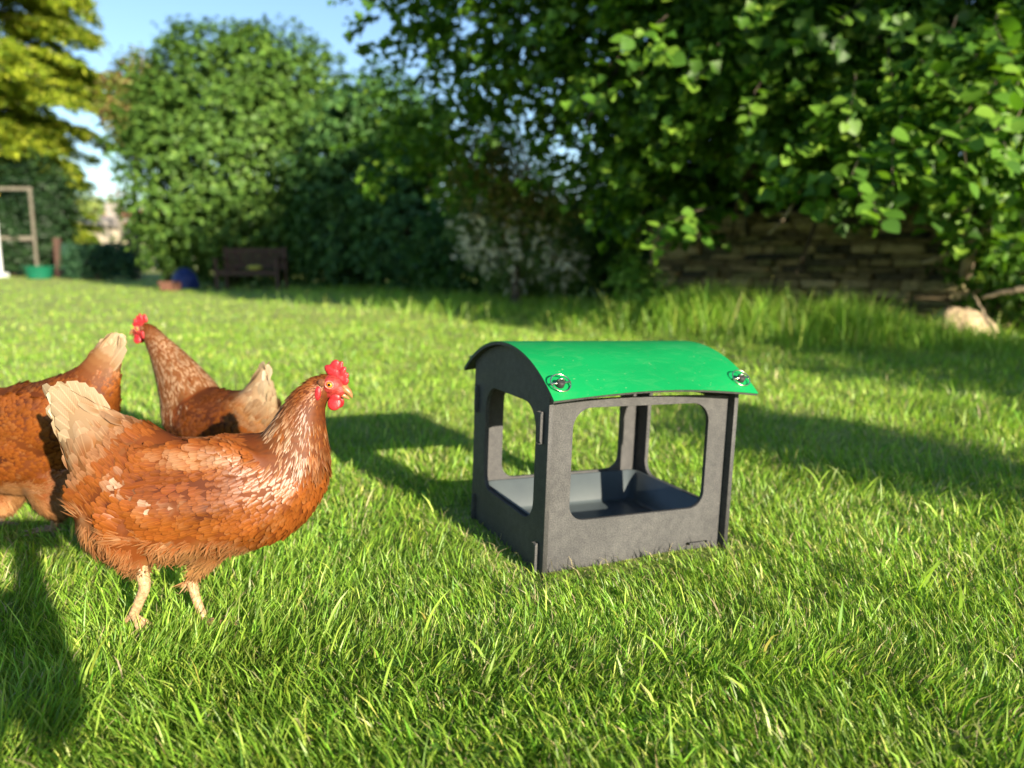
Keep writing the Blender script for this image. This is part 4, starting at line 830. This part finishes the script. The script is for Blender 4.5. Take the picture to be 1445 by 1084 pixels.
def overhang():
    bp = np.array([4.75, 8.15, 0.]); t = thing('overhanging_tree', 'large leafy tree reaching over the stone wall from the right, bright leaves against deep shade', 'tree', tuple(bp))
    E = [(at(a, b, c)-bp, np.array([d*c/F, f, e*c/F])) for a, b, c, d, e, f, w in OV]; wt = [w for *_, w in OV]
    crown('crown', E, 66000, 9, .27, .086, .95, HAZ, [3, 4, 2.5, 1], M_leaf, t, shell=.75, lump=.25, upbias=1.0, zmin=.6, wts=wt, fold=.12, lite=True)
    limbs(t, (0, 0, 0), [E[i][0] for i in (0, 1, 2, 3, 4, 8, 17, 18)], .17, M_bark, fork=.35, jit=.16)
    # pale sunlit stems near the wall end
    for pts, r in (([(1362, 392, 6.6), (1368, 340, 6.5), (1360, 290, 6.45), (1372, 240, 6.5), (1385, 170, 6.6)], (.05, .05, .055, .045, .03)), ([(1300, 372, 6.7), (1340, 358, 6.6), (1375, 340, 6.5), (1410, 300, 6.4)], (.015, .02, .025, .03)), ([(1085, 330, 6.6), (1098, 318, 6.5), (1118, 290, 6.5), (1150, 230, 6.6)], (.010, .012, .014, .016))):
        p = catmull([at(*q)-bp for q in pts], 16); mb = MB(); mb.add(tube(p, np.interp(np.linspace(0, 1, 16), np.linspace(0, 1, len(r)), r), 9)); mb.obj('branch', M_palebark, t)
    # the leaves that show largest, each its own part, hung in sprays from fine twigs
    lm = hazel_leaf_mesh(); lm.materials.append(M_hazel_single); tw = MB(); cnt = 0
    sprays = [(x, y, Y) for x, y, Y in ((1236, 262, 4.5), (1205, 235, 4.6), (1260, 235, 4.5), (1240, 300, 4.4), (1300, 225, 4.6), (1330, 190, 4.5), (1385, 185, 4.3), (1420, 215, 4.2), (1400, 120, 4.4), (1435, 160, 4.1), (1365, 235, 4.5), (1290, 180, 4.7), (1345, 120, 4.6), (1420, 60, 4.5), (1330, 40, 4.9), (1260, 110, 5), (1200, 150, 5), (1150, 280, 5.2), (1120, 210, 5.2), (1090, 255, 5.4), (900, 45, 5.6), (940, 70, 5.6), (875, 75, 5.7), (980, 110, 5.7), (1010, 60, 5.6), (860, 130, 6), (985, 322, 5.6), (950, 310, 5.7), (925, 340, 5.8), (1190, 20, 5.2), (1110, 60, 5.3), (1060, 150, 5.4), (1400, 300, 5), (1430, 340, 5), (1385, 60, 4.7), (1440, 100, 4.3), (1060, 20, 5.5))]
    for (x, y, Y) in sprays:
        c = at(x, y, Y)-bp; back = norm(np.array([.5, .6, .5])+rng.standard_normal(3)*.2); d = norm(-back*[1, 1, .9]+rng.standard_normal(3)*.25); ln = .34
        st = c-d*ln*.6; pts = catmull([st+back*.18, st, c+d*ln*.4+np.array([0, 0, -.03])], 7); tw.add(tube(pts, np.linspace(.0035, .0012, 7), 5))
        for k in range(8):
            if cnt >= 292: break
            f = (k+.3)/8; p = pts[2]+(pts[-1]-pts[2])*f; sd = norm(np.cross(d, [0, 0, 1]))*(1 if k % 2 else -1); D = norm(d*.6+sd*.8+rng.standard_normal(3)*.25+np.array([0, 0, -.45])); Nn = norm(np.array([.15, -.45, .85])+rng.standard_normal(3)*.45)
            D = norm(D-Nn*(D@Nn)); B = np.cross(Nn, D); L = .075+.05*rng.random(); q = p+D*.3*L
            o = bpy.data.objects.new('leaf', lm); o.matrix_world = Matrix(((D[0]*L, B[0]*L, Nn[0]*L, q[0]), (D[1]*L, B[1]*L, Nn[1]*L, q[1]), (D[2]*L, B[2]*L, Nn[2]*L, q[2]), (0, 0, 0, 1))); C.objects.link(o); o.parent = t; cnt += 1
    tag(tw.obj('twig', M_bark, t), kind='stuff')
overhang()
shrub('shade_thicket', 'deep green ivy thicket rising behind the dry stone wall', 'shrub', [ell(1130, 215, 9.6, 260, 95, .8), ell(1000, 150, 10, 150, 120, .9), ell(1350, 180, 9.2, 200, 130, .9), ell(1150, 60, 10, 300, 130, .9), ell(1060, 270, 9.9, 170, 45, .5), ell(1060, 240, 9.5, 150, 60, .4)], 1150, 26000, .10, .8, [(.014, .04, .008), (.022, .06, .012), (.04, .09, .016)], [3, 3, 1], M_laurel, trunk=.07, shell=.5)  # added backing mass; near-black crown shade is put into the leaf colours
shrub('ivy_clump', 'ragged leafy clump growing at the right end of the stone wall', 'shrub', [ell(1400, 350, 6.7, 50, 62, .35), ell(1440, 300, 6.9, 60, 60, .4), ell(1425, 410, 6.6, 45, 45, .3)], 1410, 5200, .055, .8, HAZ, [3, 3, 2, 1], spray=.2, shell=.9, trunk=.02)
shrub('leafy_weed', 'bright green leafy weed standing in long grass left of the wall', 'plant', [ell(905, 400, 7.6, 34, 26, .22), ell(880, 385, 7.7, 22, 22, .2), ell(930, 420, 7.5, 26, 18, .2)], 905, 900, .075, .62, [(.10, .22, .03), (.15, .29, .04), (.2, .33, .06)], [2, 3, 2], spray=.16, shell=1, trunk=.008, upbias=1.2)

# ------------------------------------------------------------------ dry stone wall
def wall():
    A = np.array([1.75, 9.45]); B = np.array([4.95, 6.75]); d = B-A; Ln = np.linalg.norm(d); d /= Ln; rz = math.atan2(d[1], d[0])
    t = thing('dry_stone_wall', 'old dry stone garden wall of flat brown stones under the overhanging tree', 'wall', (A[0], A[1], 0), rz)
    bm = bmesh.new(); add_box(bm, 0, Ln, .06, .42, -.1, 1.17); bm_obj('earth_core', bm, simple('wall_core_earth', (.035, .028, .02), .95), t)
    mt, tr, out = new_mat('wall_stone'); L = tr.links.new; p = N(tr, 'BsdfPrincipled'); p.inputs['Roughness'].default_value = .92
    tc = N(tr, 'TexCoord'); nz = N(tr, 'TexNoise'); nz.inputs['Scale'].default_value = 5; nz.inputs['Detail'].default_value = 8; L(tc.outputs['Object'], nz.inputs['Vector'])
    oi = N(tr, 'ObjectInfo'); c1 = ramp(tr, oi.outputs['Random'], [(0, (.14, .11, .06)), (.3, (.38, .30, .16)), (.55, (.52, .42, .24)), (.7, (.26, .24, .11)), (.85, (.06, .055, .045)), (1, (.32, .25, .14))])
    c2 = ramp(tr, nz.outputs[0], [(.32, (.5, .52, .42)), (.55, (1, 1, 1)), (.75, (1.3, 1.25, 1.05))]); mx = N(tr, 'Mix', data_type='RGBA', blend_type='MULTIPLY'); mx.inputs[0].default_value = 1; L(c1, mx.inputs[6]); L(c2, mx.inputs[7]); L(mx.outputs[2], p.inputs['Base Color'])
    bu = N(tr, 'Bump'); bu.inputs['Strength'].default_value = .9; bu.inputs['Distance'].default_value = .03; L(nz.outputs[0], bu.inputs['Height']); L(bu.outputs[0], p.inputs['Normal']); L(p.outputs[0], out.inputs[0])
    protos = []
    for k in range(10):
        bm = bmesh.new(); bmesh.ops.create_cube(bm, size=1); bmesh.ops.bevel(bm, geom=bm.edges[:], offset=.10, segments=1, affect='EDGES')
        for v in bm.verts: v.co += Vector(rng.standard_normal(3)*[.035, .05, .075])
        me = bpy.data.meshes.new('stone'); bm.to_mesh(me); bm.free(); me.materials.append(mt); protos.append(me)
    z = 0.; rows = []
    while z < 1.14:
        h = .045+.055*rng.random()**1.3; x = -.1*rng.random()
        while x < Ln:
            w = .12+.34*rng.random()**1.4; rows.append((x, z, w, h)); x += w+.008
        z += h+.006
    for (x, z, w, h) in rows:
        o = bpy.data.objects.new('stone', protos[rng.integers(10)]); o.location = (x+w/2, .055+rng.standard_normal()*.022, z+h/2); o.scale = (w*1.0, .22, h*1.02); o.rotation_euler = (0, rng.standard_normal()*.02, 0); C.objects.link(o); o.parent = t
    x = 0.
    while x < Ln:                                       # coping of flat slabs
        w = .25+.25*rng.random(); o = bpy.data.objects.new('coping_stone', protos[rng.integers(10)]); o.location = (x+w/2, .2, z+.03); o.scale = (w, .5, .06); o.rotation_euler = (rng.standard_normal()*.03, rng.standard_normal()*.04, 0); C.objects.link(o); o.parent = t; x += w+.01
wall()
# pale earth heap and fallen wood at the wall's right end
def mound():
    c = gnd(1352, 474); rr = np.linspace(0, 1, 14); th = np.linspace(0, 2*np.pi, 33)[:-1]; V = []; Fc = []
    for r in rr:
        for a in th:
            x = .34*r*math.cos(a); y = .28*r*math.sin(a); k = float(vnoise(x+9, y+4, 9, 50)); V.append((x, y, (.25*(1-r**2.2)+.07*(k-.5)*(1-r))*(1 if r < 1 else 0)-.03*(r > .95)+.03*(float(vnoise(x+3, y, 28, 51))-.5)))
    for i in range(len(rr)-1):
        for j in range(32): Fc.append((i*32+j, (i+1)*32+j, (i+1)*32+(j+1) % 32, i*32+(j+1) % 32))
    me = bpy.data.meshes.new('earth_heap'); me.from_pydata(V, [], Fc); me.update(); me.polygons.foreach_set('use_smooth', np.ones(len(me.polygons), bool))
    tag(mobj('earth_heap', me, simple('dry_earth', (.52, .40, .25), .95, (.24, .18, .11), 12, .9, bscale=40, dist=.02), loc=c), 'pale sunlit heap of dry earth at the right end of the stone wall', 'earth heap')
    for nm, lab, cat, pts, r, m in (('fallen_log', 'dark rotting log lying in grass below the stone wall', 'log', [(1262, 484, 5.9), (1290, 480, 5.95), (1330, 474, 6.05), (1352, 478, 6.1)], (.03, .045, .045, .035), M_bark),
                                    ('fallen_branch', 'bare pale branch lying level near the right edge by the earth heap', 'branch', [(1385, 420, 6.3), (1410, 414, 6.2), (1445, 408, 6.1), (1500, 400, 6.0)], (.012, .02, .024, .026), M_palebark),
                                    ('leaning_stick', 'thin bare stick slanting down into the grass right of the earth heap', 'stick', [(1374, 418, 6.2), (1395, 455, 5.9), (1432, 512, 5.45)], (.009, .011, .010), M_palebark)):
        mb = MB(); p = catmull([at(*q) for q in pts], 14); p = p+rng.standard_normal(p.shape)*.004; mb.add(tube(p, np.interp(np.linspace(0, 1, 14), np.linspace(0, 1, len(r)), r), 9)); tag(mb.obj(nm, m), lab, cat)
mound()
# ------------------------------------------------------------------ long grass along wall and shrubs
def long_grass():
    ps = []
    for (cx_, cy_, Y, rx, rd, n, h) in ((975, 455, 7.1, 48, .5, 2600, .42), (1025, 455, 6.9, 40, .6, 2400, .46), (1105, 460, 6.6, 50, .5, 2000, .22), (1175, 465, 6.3, 30, .35, 1600, .40), (860, 440, 8.2, 90, .7, 3000, .20), (740, 425, 10, 110, .9, 3000, .20), (620, 420, 12, 90, .9, 2400, .20), (1240, 470, 6.2, 50, .4, 1300, .26), (1320, 476, 5.9, 70, .4, 1300, .16), (930, 450, 7.5, 30, .4, 900, .34), (520, 408, 15, 80, 1, 1600, .20), (1400, 480, 5.6, 70, .4, 900, .13)):
        c = at(cx_, cy_, Y); x = c[0]+rng.standard_normal(n)*rx*Y/F; y = c[1]+rng.standard_normal(n)*rd
        tuft = vnoise(x, y, 4, 60); k = rng.random(n) < 1.9*tuft-.25; x, y = x[k], y[k]; m = len(x)
        ps.append(blades(x, y, h*(.35+.8*rng.random(m)), .005+.005*rng.random(m), rng.random(m)*6.28,   .2+.7*rng.random(m), np.clip(grass_cols(x, y, m)*[1.0, 1.05, 1], .01, .7), 3, droop=.9, tipc=(rng.random(m) < .25)*.7))
    off = 0; Vs = []; Fs = []; Cs = []
    for V, Fc, c in ps: Vs.append(V); Fs.append(Fc+off); Cs.append(c); off += len(V)
    tag(mobj('long_grass', np_mesh('long_grass', np.concatenate(Vs), np.concatenate(Fs), {'col': np.concatenate(Cs)}), M_grass), 'tall uncut grass growing along the foot of the wall and shrubs', 'grass', kind='stuff')
long_grass()
# ------------------------------------------------------------------ furniture at the far side of the lawn
M_wood = simple('weathered_brown_wood', (.085, .045, .03), .8, (.05, .028, .02), 14, .4, bscale=60, dist=.003)
M_pale_wood = simple('pale_post_wood', (.15, .135, .105), .8, (.10, .09, .065), 12, .3)
M_white = simple('white_painted_metal', (.72, .74, .76), .4, (.6, .62, .64), 8)
M_dkgreen = simple('green_tarpaulin', (.012, .045, .025), .7, (.007, .028, .016), 10, .4)
M_tub = simple('green_tub_plastic', (.005, .12, .065), .45, (.005, .09, .05), 9)
M_blue = simple('blue_tarpaulin', (.01, .025, .13), .5, (.006, .015, .08), 8, .5, bscale=14, dist=.03)
M_brick = simple('terracotta', (.14, .06, .035), .85, (.09, .04, .025), 20)
def bx(name, mat, parent, *b, bevel=.006, M=None):
    bm = bmesh.new(); add_box(bm, *b, bevel=bevel, M=M); return bm_obj(name, bm, mat, parent)
def bench():
    a = gnd(357, 409); Y = a[1]; t = thing('garden_bench', 'brown slatted wooden garden bench at the foot of the round evergreen', 'bench', tuple(a), math.radians(-6)); s = Y/F; w = 92*s
    L_, R_ = -w/2, w/2
    for i in range(5): bx('seat_slat', M_wood, t, L_+.03, R_-.03, -.28+i*.1, -.20+i*.1, .40, .425)
    bx('back_rail', M_wood, t, L_+.03, R_-.03, .20, .24, .82, .89); bx('back_rail', M_wood, t, L_+.03, R_-.03, .20, .24, .46, .52)
    n = 13
    for i in range(n):
        x = L_+.10+(w-.2)*i/(n-1); bx('back_slat', M_wood, t, x-.035, x+.035, .205, .23, .515, .83, bevel=.003)
    for x in (L_, R_-.07):
        bx('leg', M_wood, t, x, x+.07, -.30, -.23, 0, .64); bx('leg', M_wood, t, x, x+.07, .18, .25, 0, .92); bx('armrest', M_wood, t, x-.01, x+.08, -.33, .18, .64, .675)
    bx('apron', M_wood, t, L_+.07, R_-.07, -.295, -.265, .31, .39)
    c = MB(); V, Fc = ico(np.array([.10, -.12, .475]), (.17, .12, .055), np.array([0, 1., 0]), np.array([0, 0, 1.]), np.array([1., 0, 0]), 3); c.add((V+a, Fc.tolist())); o = c.obj('cushion', simple('yellow_cloth', (.45, .42, .06), .8)); tag(o, 'small yellow cushion lying on the wooden bench seat', 'cushion')
bench()
def far_things():
    a = gnd(56, 393); s = a[1]/F; mb = MB(); r0, r1, h = 15*s, 19*s, 17*s
    tb = thing('green_tub', 'green plastic tub on the grass beside the goal frame', 'tub', tuple(a)); mb.add(tube([(0, 0, 0), (0, 0, .03), (0, 0, h*.92), (0, 0, h)], [r0, r0*1.02, r1, r1*1.06], 24, False)); V, Fc = tube([(0, 0, h), (0, 0, h-.02), (0, 0, .05)], [r1*1.0, r1*.95, r0*.93], 24, False); mb.add((V, Fc)); mb.F.append(tuple(range(len(mb.V)-24, len(mb.V)))); mb.obj('tub_body', M_tub, tb)
    for sg in (1, -1):
        hb = MB(); hb.add(tube([(sg*r1, -.12, h*.9), (sg*(r1+.09), -.08, h*.98), (sg*(r1+.09), .08, h*.98), (sg*r1, .12, h*.9)], [.02]*4, 7)); hb.obj('handle', M_tub, tb)
    # goal frame: white foot post, pale post and bar
    g = gnd(54, 391); s = g[1]/F; f = thing('goal_frame', 'tall pale timber goal frame with a white metal upright at the left edge', 'goal frame', tuple(g)); ht = 118*s; xl = -78*s
    M_ = M_pale_wood
    bx('upright', M_, f, -.045, .045, -.045, .045, -.05, ht); bx('crossbar', M_, f, xl, .06, -.06, .06, ht+.003, ht+.12); bx('mid_rail', M_, f, xl+.1, -.093, -.04, .04, 50*s, 56*s); bx('upright', M_, f, xl, xl+.18, -.08, .08, -.05, ht)
    bx('metal_upright', M_white, f, -39*s-.06, -39*s+.06, -.62, -.50, -.02, 100*s); bx('metal_foot', M_white, f, -56*s, -36*s, -.7, -.2, -.01, .16)
    net = MB()
    for i in range(9): z = .2+i*.5; net.add(tube([(xl+.1, .9-.09*i, z), (0, .9-.09*i, z)], [.008]*2, 4))
    for i in range(9): x = xl+.1+i*(-xl-.1)/8; net.add(tube([(x, .95, .05), (x, .1, ht)], [.008]*2, 4))
    o = net.obj('net', M_dkgreen, f); o['kind'] = 'stuff'
    fl = MB(); q = [(-42*s, -.64, 112*s), (-28*s, -.64, 111*s), (-37*s, -.65, 97*s), (-41*s, -.64, 99*s)]; fl.add(([p for p in q]+[(p[0], p[1]+.01, p[2]) for p in q], [(0, 1, 2, 3), (7, 6, 5, 4), (0, 4, 5, 1), (1, 5, 6, 2), (2, 6, 7, 3), (3, 7, 4, 0)])); fl.obj('yellow_flag', simple('yellow_fabric', (.6, .42, .03), .7), f, smooth=False)
    # rail fence behind goal
    fe = gnd(40, 389.5); s = fe[1]/F; t = thing('rail_fence', 'dark wooden rail fence behind the goal frame under the cedar', 'fence', tuple(fe))
    for i in range(5): x = (-70+i*35)*s; bx('post', M_wood, t, x-.08, x+.08, -.08, .08, -.05, 1.25)
    for i in range(4): bx('rail', M_wood, t, -75*s, 74*s, -.12, -.085, .22+i*.28, .34+i*.28)
    # gate panel with two posts
    ga = gnd(138, 391.5); s = ga[1]/F; t = thing('garden_gate', 'dark green mesh covered gate between two wooden posts left of the round evergreen', 'gate', tuple(ga)); w = 96*s; hh = 46*s
    for x in (-w/2-.22, w/2+.02): bx('gate_post', M_wood, t, x, x+.20, -.1, .1, -.05, hh+.22)
    for z0, z1 in ((.04, .12), (hh*.5-.04, hh*.5+.04), (hh-.1, hh-.02)): bx('rail', M_dkgreen, t, -w/2, w/2, -.03, .03, z0, z1)
    n = 24
    for i in range(n): x = -w/2+.02+(w-.04)*i/n; bx('board', M_dkgreen, t, x, x+(w-.04)/n-.012, -.055, -.033, .06, hh+.06*math.sin(i*1.7)*.5, bevel=.003)
    # log pile tarpaulin, blue half dome over a terracotta trough and a post
    bl = gnd(262, 407); s = bl[1]/F; t = thing('blue_play_tent', 'small dark blue dome under the evergreen left of the bench', 'tent', tuple(bl)); V = []; Fc = []; R = 19*s
    for i in range(9):
        e = math.pi/2*i/8
        for j in range(24):
            a = 2*math.pi*j/24; k = 1+.03*math.cos(a*6); V.append((R*math.cos(e)*math.cos(a)*k, R*math.cos(e)*math.sin(a)*k, R*1.45*math.sin(e)))
    for i in range(8):
        for j in range(24): Fc.append((i*24+j, i*24+(j+1) % 24, (i+1)*24+(j+1) % 24, (i+1)*24+j))
    me = bpy.data.meshes.new('dome'); me.from_pydata(V, [], Fc); me.update(); me.polygons.foreach_set('use_smooth', np.ones(len(me.polygons), bool)); mobj('dome', me, M_blue, t)
    fl = MB(); fl.add(tube([(R*math.cos(a)*1.01, -.02, R*1.45*math.sin(a)) for a in np.linspace(.05, math.pi-.05, 14)], [.022]*14, 6)); fl.obj('seam_pole', M_blue, t)
    tr = gnd(251, 409); o = thing('terracotta_trough', 'low terracotta trough standing in front of the blue dome', 'planter', tuple(tr+np.array([0, -.35, 0])))
    bm = bmesh.new(); add_box(bm, -.18, .18, -.12, .12, 0, .18, bevel=.02); 
    top = max(bm.faces, key=lambda f: f.calc_center_median().z); bmesh.ops.inset_region(bm, faces=[top], thickness=.03); top.normal_update(); bmesh.ops.translate(bm, verts=top.verts, vec=(0, 0, -.1)); bm_obj('trough', bm, M_brick, o)
    bx('rim', M_brick, o, -.20, .20, -.145, -.122, .13, .19)
    p = gnd(238, 402); o = thing('short_post', 'short brown wooden post beside the blue dome', 'post', tuple(p)); bx('post_shaft', M_wood, o, -.06, .06, -.06, .06, -.05, .48); bx('post_cap', M_wood, o, -.075, .075, -.075, .075, .482, .52)
far_things()
# distant houses in the gap
def house(name, label, px, pyb, Y, w, h, roofh, wallc, roofc, wins, d=7):
    c = at(px, pyb, Y); t = thing(name, label, 'house', (c[0], c[1], 0)); z0 = -.1; z1 = at(px, pyb-h, Y)[2]; ww = w*Y/F/2
    mw = simple('render_wall', wallc, .85, scale=2); mr = simple('roof_tiles', roofc, .8, scale=6)
    bx('wall', mw, t, -ww, ww, 0, d, z0, z1, bevel=.0)
    zr = z1+roofh*Y/F; mb = MB(); o_ = .35; mb.add(([(-ww-o_, -o_, z1), (ww+o_, -o_, z1), (ww+o_, d+o_, z1), (-ww-o_, d+o_, z1), (-ww-o_, d/2, zr), (ww+o_, d/2, zr), (-ww-o_, -o_, z1+.12), (ww+o_, -o_, z1+.12), (ww+o_, d+o_, z1+.12), (-ww-o_, d+o_, z1+.12)], [(0, 3, 2, 1), (0, 1, 7, 6), (2, 3, 9, 8), (6, 7, 5, 4), (8, 9, 4, 5), (0, 6, 4, 9, 3), (1, 2, 8, 5, 7)])); rf = mb.obj('roof', mr, t, smooth=False)
    bx('chimney', mr, rf, ww*.5, ww*.5+.7, d/2-.4, d/2+.4, zr-.4, zr+.9, bevel=0)
    mg = simple('window_glass', (.06, .07, .08), .1)
    for (x, z) in wins:
        f = bx('window', M_white, t, x*ww-.6, x*ww+.6, -.06, -.003, z, z+1.2, bevel=0); bx('pane', mg, f, x*ww-.5, x*ww-.04, -.075, -.062, z+.1, z+1.1, bevel=0); bx('pane', mg, f, x*ww+.04, x*ww+.5, -.075, -.062, z+.1, z+1.1, bevel=0)
    return t
house('far_house', 'distant cream walled house with a grey roof seen left in the gap', 108, 368, 52, 50, 50, 16, (.55, .48, .36), (.30, .27, .24), ((-.5, 2.2), (.4, 2.2)))
house('far_house', 'distant house with a pinkish red tiled roof seen beside the evergreen', 170, 368, 56, 60, 50, 26, (.50, .42, .33), (.50, .20, .14), ((-.5, 2.0), (.1, 2.0), (.6, 2.0)))
pl = at(168, 300, 50); tp = at(168, 262, 50)[2]; t = thing('utility_pole', 'thin pale utility pole rising above the distant red roof', 'pole', (pl[0], pl[1], 0)); mb = MB(); mb.add(tube([(0, 0, -.2), (0, 0, tp)], [.12, .09], 8)); mb.obj('pole_shaft', M_pale_wood, t); bx('cross_arm', M_pale_wood, t, -.6, .6, -.17, -.09, tp-.6, tp-.48)
# far tree line so that the lawn does not run to a bare horizon
for px, Y, hh, lab in ((560, 45, 60, 'far broad tree behind the dark shrubs, centre of the garden edge'), (820, 40, 40, 'far tree glimpsed through gaps under the overhanging tree'), (-150, 48, 130, 'far tree beyond the left edge of the lawn'), (1500, 42, 180, 'far tree beyond the right end of the wall'), (330, 50, 70, 'far tree hidden mostly behind the round evergreen')):
    shrub('far_tree', lab, 'tree', [ell(px, 368-hh*.55, Y, 120, hh*.5, 3), ell(px-70, 368-hh*.4, Y+1, 80, hh*.4, 2.5), ell(px+75, 368-hh*.4, Y+1, 80, hh*.4, 2.5)], px, 5000, .35, .6, [(.04, .10, .025), (.07, .15, .03), (.12, .2, .05)], [3, 3, 1], spray=.8, trunk=.22, fork=.4)

# ------------------------------------------------------------------ unseen things outside the frame; bush and slender tree added for their shade
def ap(a, p, z=0): return np.array([a*-.559+p*.829, a*.829+p*.559, z])
def off_tree(label, a, p, z, r, rz, n, L, sp=.4):
    b = ap(a, p); t = thing('shade_tree', label, 'tree', tuple(b)); E = [(np.array([0, 0, z]), np.array([r, r, rz])), (np.array([.45*r, .3*r, z+.3*rz]), np.array([.7*r, .7*r, .7*rz])), (np.array([-.4*r, -.2*r, z-.2*rz]), np.array([.7*r, .7*r, .6*rz]))]
    crown('crown', E, n, 9, sp, L, .7, HAZ, [3, 4, 2, 1], M_leaf, t, shell=.9, lump=.3); limbs(t, (0, 0, 0), [e[0] for e in E], .09, M_bark, fork=.5)
off_tree('tree outside the frame on the right, its shade lying across the lawn', -6, 4.9, 2.0, 1.3, 1.0, 7500, .12)
off_tree('taller tree outside the frame on the right, shading the wall', -8, 9.0, 6.2, 2.9, 2.7, 25000, .24, .5)
off_tree('tall slender tree outside the frame on the right behind the photographer', -9, 5.8, 7.6, 1.8, 2.0, 15000, .22, .5)  # added to keep sun off the left part of the overhanging tree
def shadow_caster():  # invented bush, proportioned to throw the shadow strip on the right lawn
    b = ap(-1.5, 2.26); t = thing('shadow_bush', 'clipped bush on a bare stem in a pot outside the frame on the right', 'potted bush', tuple(b))
    crown('crown', [(np.array([0, 0, .87]), np.array([.38, .38, .17])), (np.array([.15, .1, .92]), np.array([.24, .24, .17]))], 7000, 7, .08, .035, .6, GREENS, [3, 3, 2, 1], M_laurel, t, shell=.9, lump=.1)
    mb = MB(); mb.add(tube([(0, 0, .1), (.005, 0, .45), (0, 0, .85)], [.014, .012, .010], 8)); mb.obj('stem', M_bark, t)
    pt = MB(); pt.add(tube([(0, 0, 0), (0, 0, .02), (0, 0, .17), (0, 0, .175), (0, 0, .2)], [.08, .085, .105, .118, .118], 20)); pt.obj('pot', M_brick, t)
shadow_caster()
def person():
    b = ap(-.50, -.17); t = thing('person', 'person crouching behind the camera in dark trousers and blue shirt, holding up a phone', 'person', tuple(b))
    f = norm(np.array([-b[0], -b[1], 0])); l = np.array([-f[1], f[0], 0])
    def P(x, y, z): return f*x+l*y+np.array([0, 0, z])
    J = dict(pel=P(-.10, 0, .26), sp1=P(-.08, 0, .40), sp2=P(-.02, 0, .55), nk=P(.02, 0, .66), hd=P(.05, 0, .73), hd2=P(.06, 0, .80))
    for sg, n in ((1, 'l'), (-1, 'r')):
        J['hp'+n] = P(-.08, sg*.09, .25); J['kn'+n] = P(.18, sg*.13, .38 if sg > 0 else .10); J['an'+n] = P(.08 if sg > 0 else -.22, sg*.12, .07); J['to'+n] = P(.20 if sg > 0 else -.30, sg*.12, .03)
        J['sh'+n] = P(.0, sg*.15, .60); J['el'+n] = P(.17, sg*.15, .46); J['wr'+n] = P(.36, sg*.07, .56); J['ha'+n] = P(.41, sg*.055, .59)
    ed = [('pel', 'sp1'), ('sp1', 'sp2'), ('sp2', 'nk'), ('nk', 'hd'), ('hd', 'hd2')]
    for n in 'lr': ed += [('pel', 'hp'+n), ('hp'+n, 'kn'+n), ('kn'+n, 'an'+n), ('an'+n, 'to'+n), ('sp2', 'sh'+n), ('sh'+n, 'el'+n), ('el'+n, 'wr'+n), ('wr'+n, 'ha'+n)]
    R = dict(pel=.13, sp1=.12, sp2=.13, nk=.055, hd=.085, hd2=.075, hp=.09, kn=.062, an=.042, to=.035, sh=.06, el=.042, wr=.026, ha=.03); K = list(J)
    me = bpy.data.meshes.new('body'); me.from_pydata([tuple(J[k]) for k in K], [(K.index(a), K.index(c)) for a, c in ed], []); o = mobj('body', me, simple('dark_blue_cloth', (.03, .05, .10), .8), t)
    m = o.modifiers.new('skin', 'SKIN'); o.modifiers.new('ss', 'SUBSURF').levels = 2; o.modifiers['ss'].render_levels = 2
    for i, k in enumerate(K): v = me.skin_vertices[0].data[i]; q = R.get(k, R.get(k[:2])); v.radius = (q, q); v.use_root = (k == 'pel')
    sk = simple('skin', (.5, .3, .22), .6)
    for sg in (1, -1):
        hb = MB(); base = P(.41, sg*.055, .585)
        for q in range(4): hb.add(tube([base+np.array([0, 0, -.02+.016*q]), P(.455, sg*.055, .575+.016*q), P(.47, sg*.035, .58+.016*q)], [.009, .008, .007], 8))
        hb.add(tube([base, P(.435, sg*.03, .60), P(.445, sg*.02, .625)], [.011, .010, .008], 8)); hb.obj('hand', sk, t)
    r_ = bmesh.new(); bmesh.ops.create_uvsphere(r_, u_segments=16, v_segments=10, radius=.093); bmesh.ops.translate(r_, verts=r_.verts, vec=Vector(P(.035, 0, .785))); bm_obj('hair', r_, simple('brown_hair', (.06, .03, .015), .7), t, smooth=True)
    c = bpy.data.objects.new('phone', None); C.objects.link(c); c.location = (0, -.022, .62); tag(c, 'black phone held level in both hands of the crouching person', 'phone'); bx('phone_body', simple('black_glass', (.01, .01, .012), .15), c, -.035, .12, -.008, .0, -.06, .012, bevel=.003)
person()
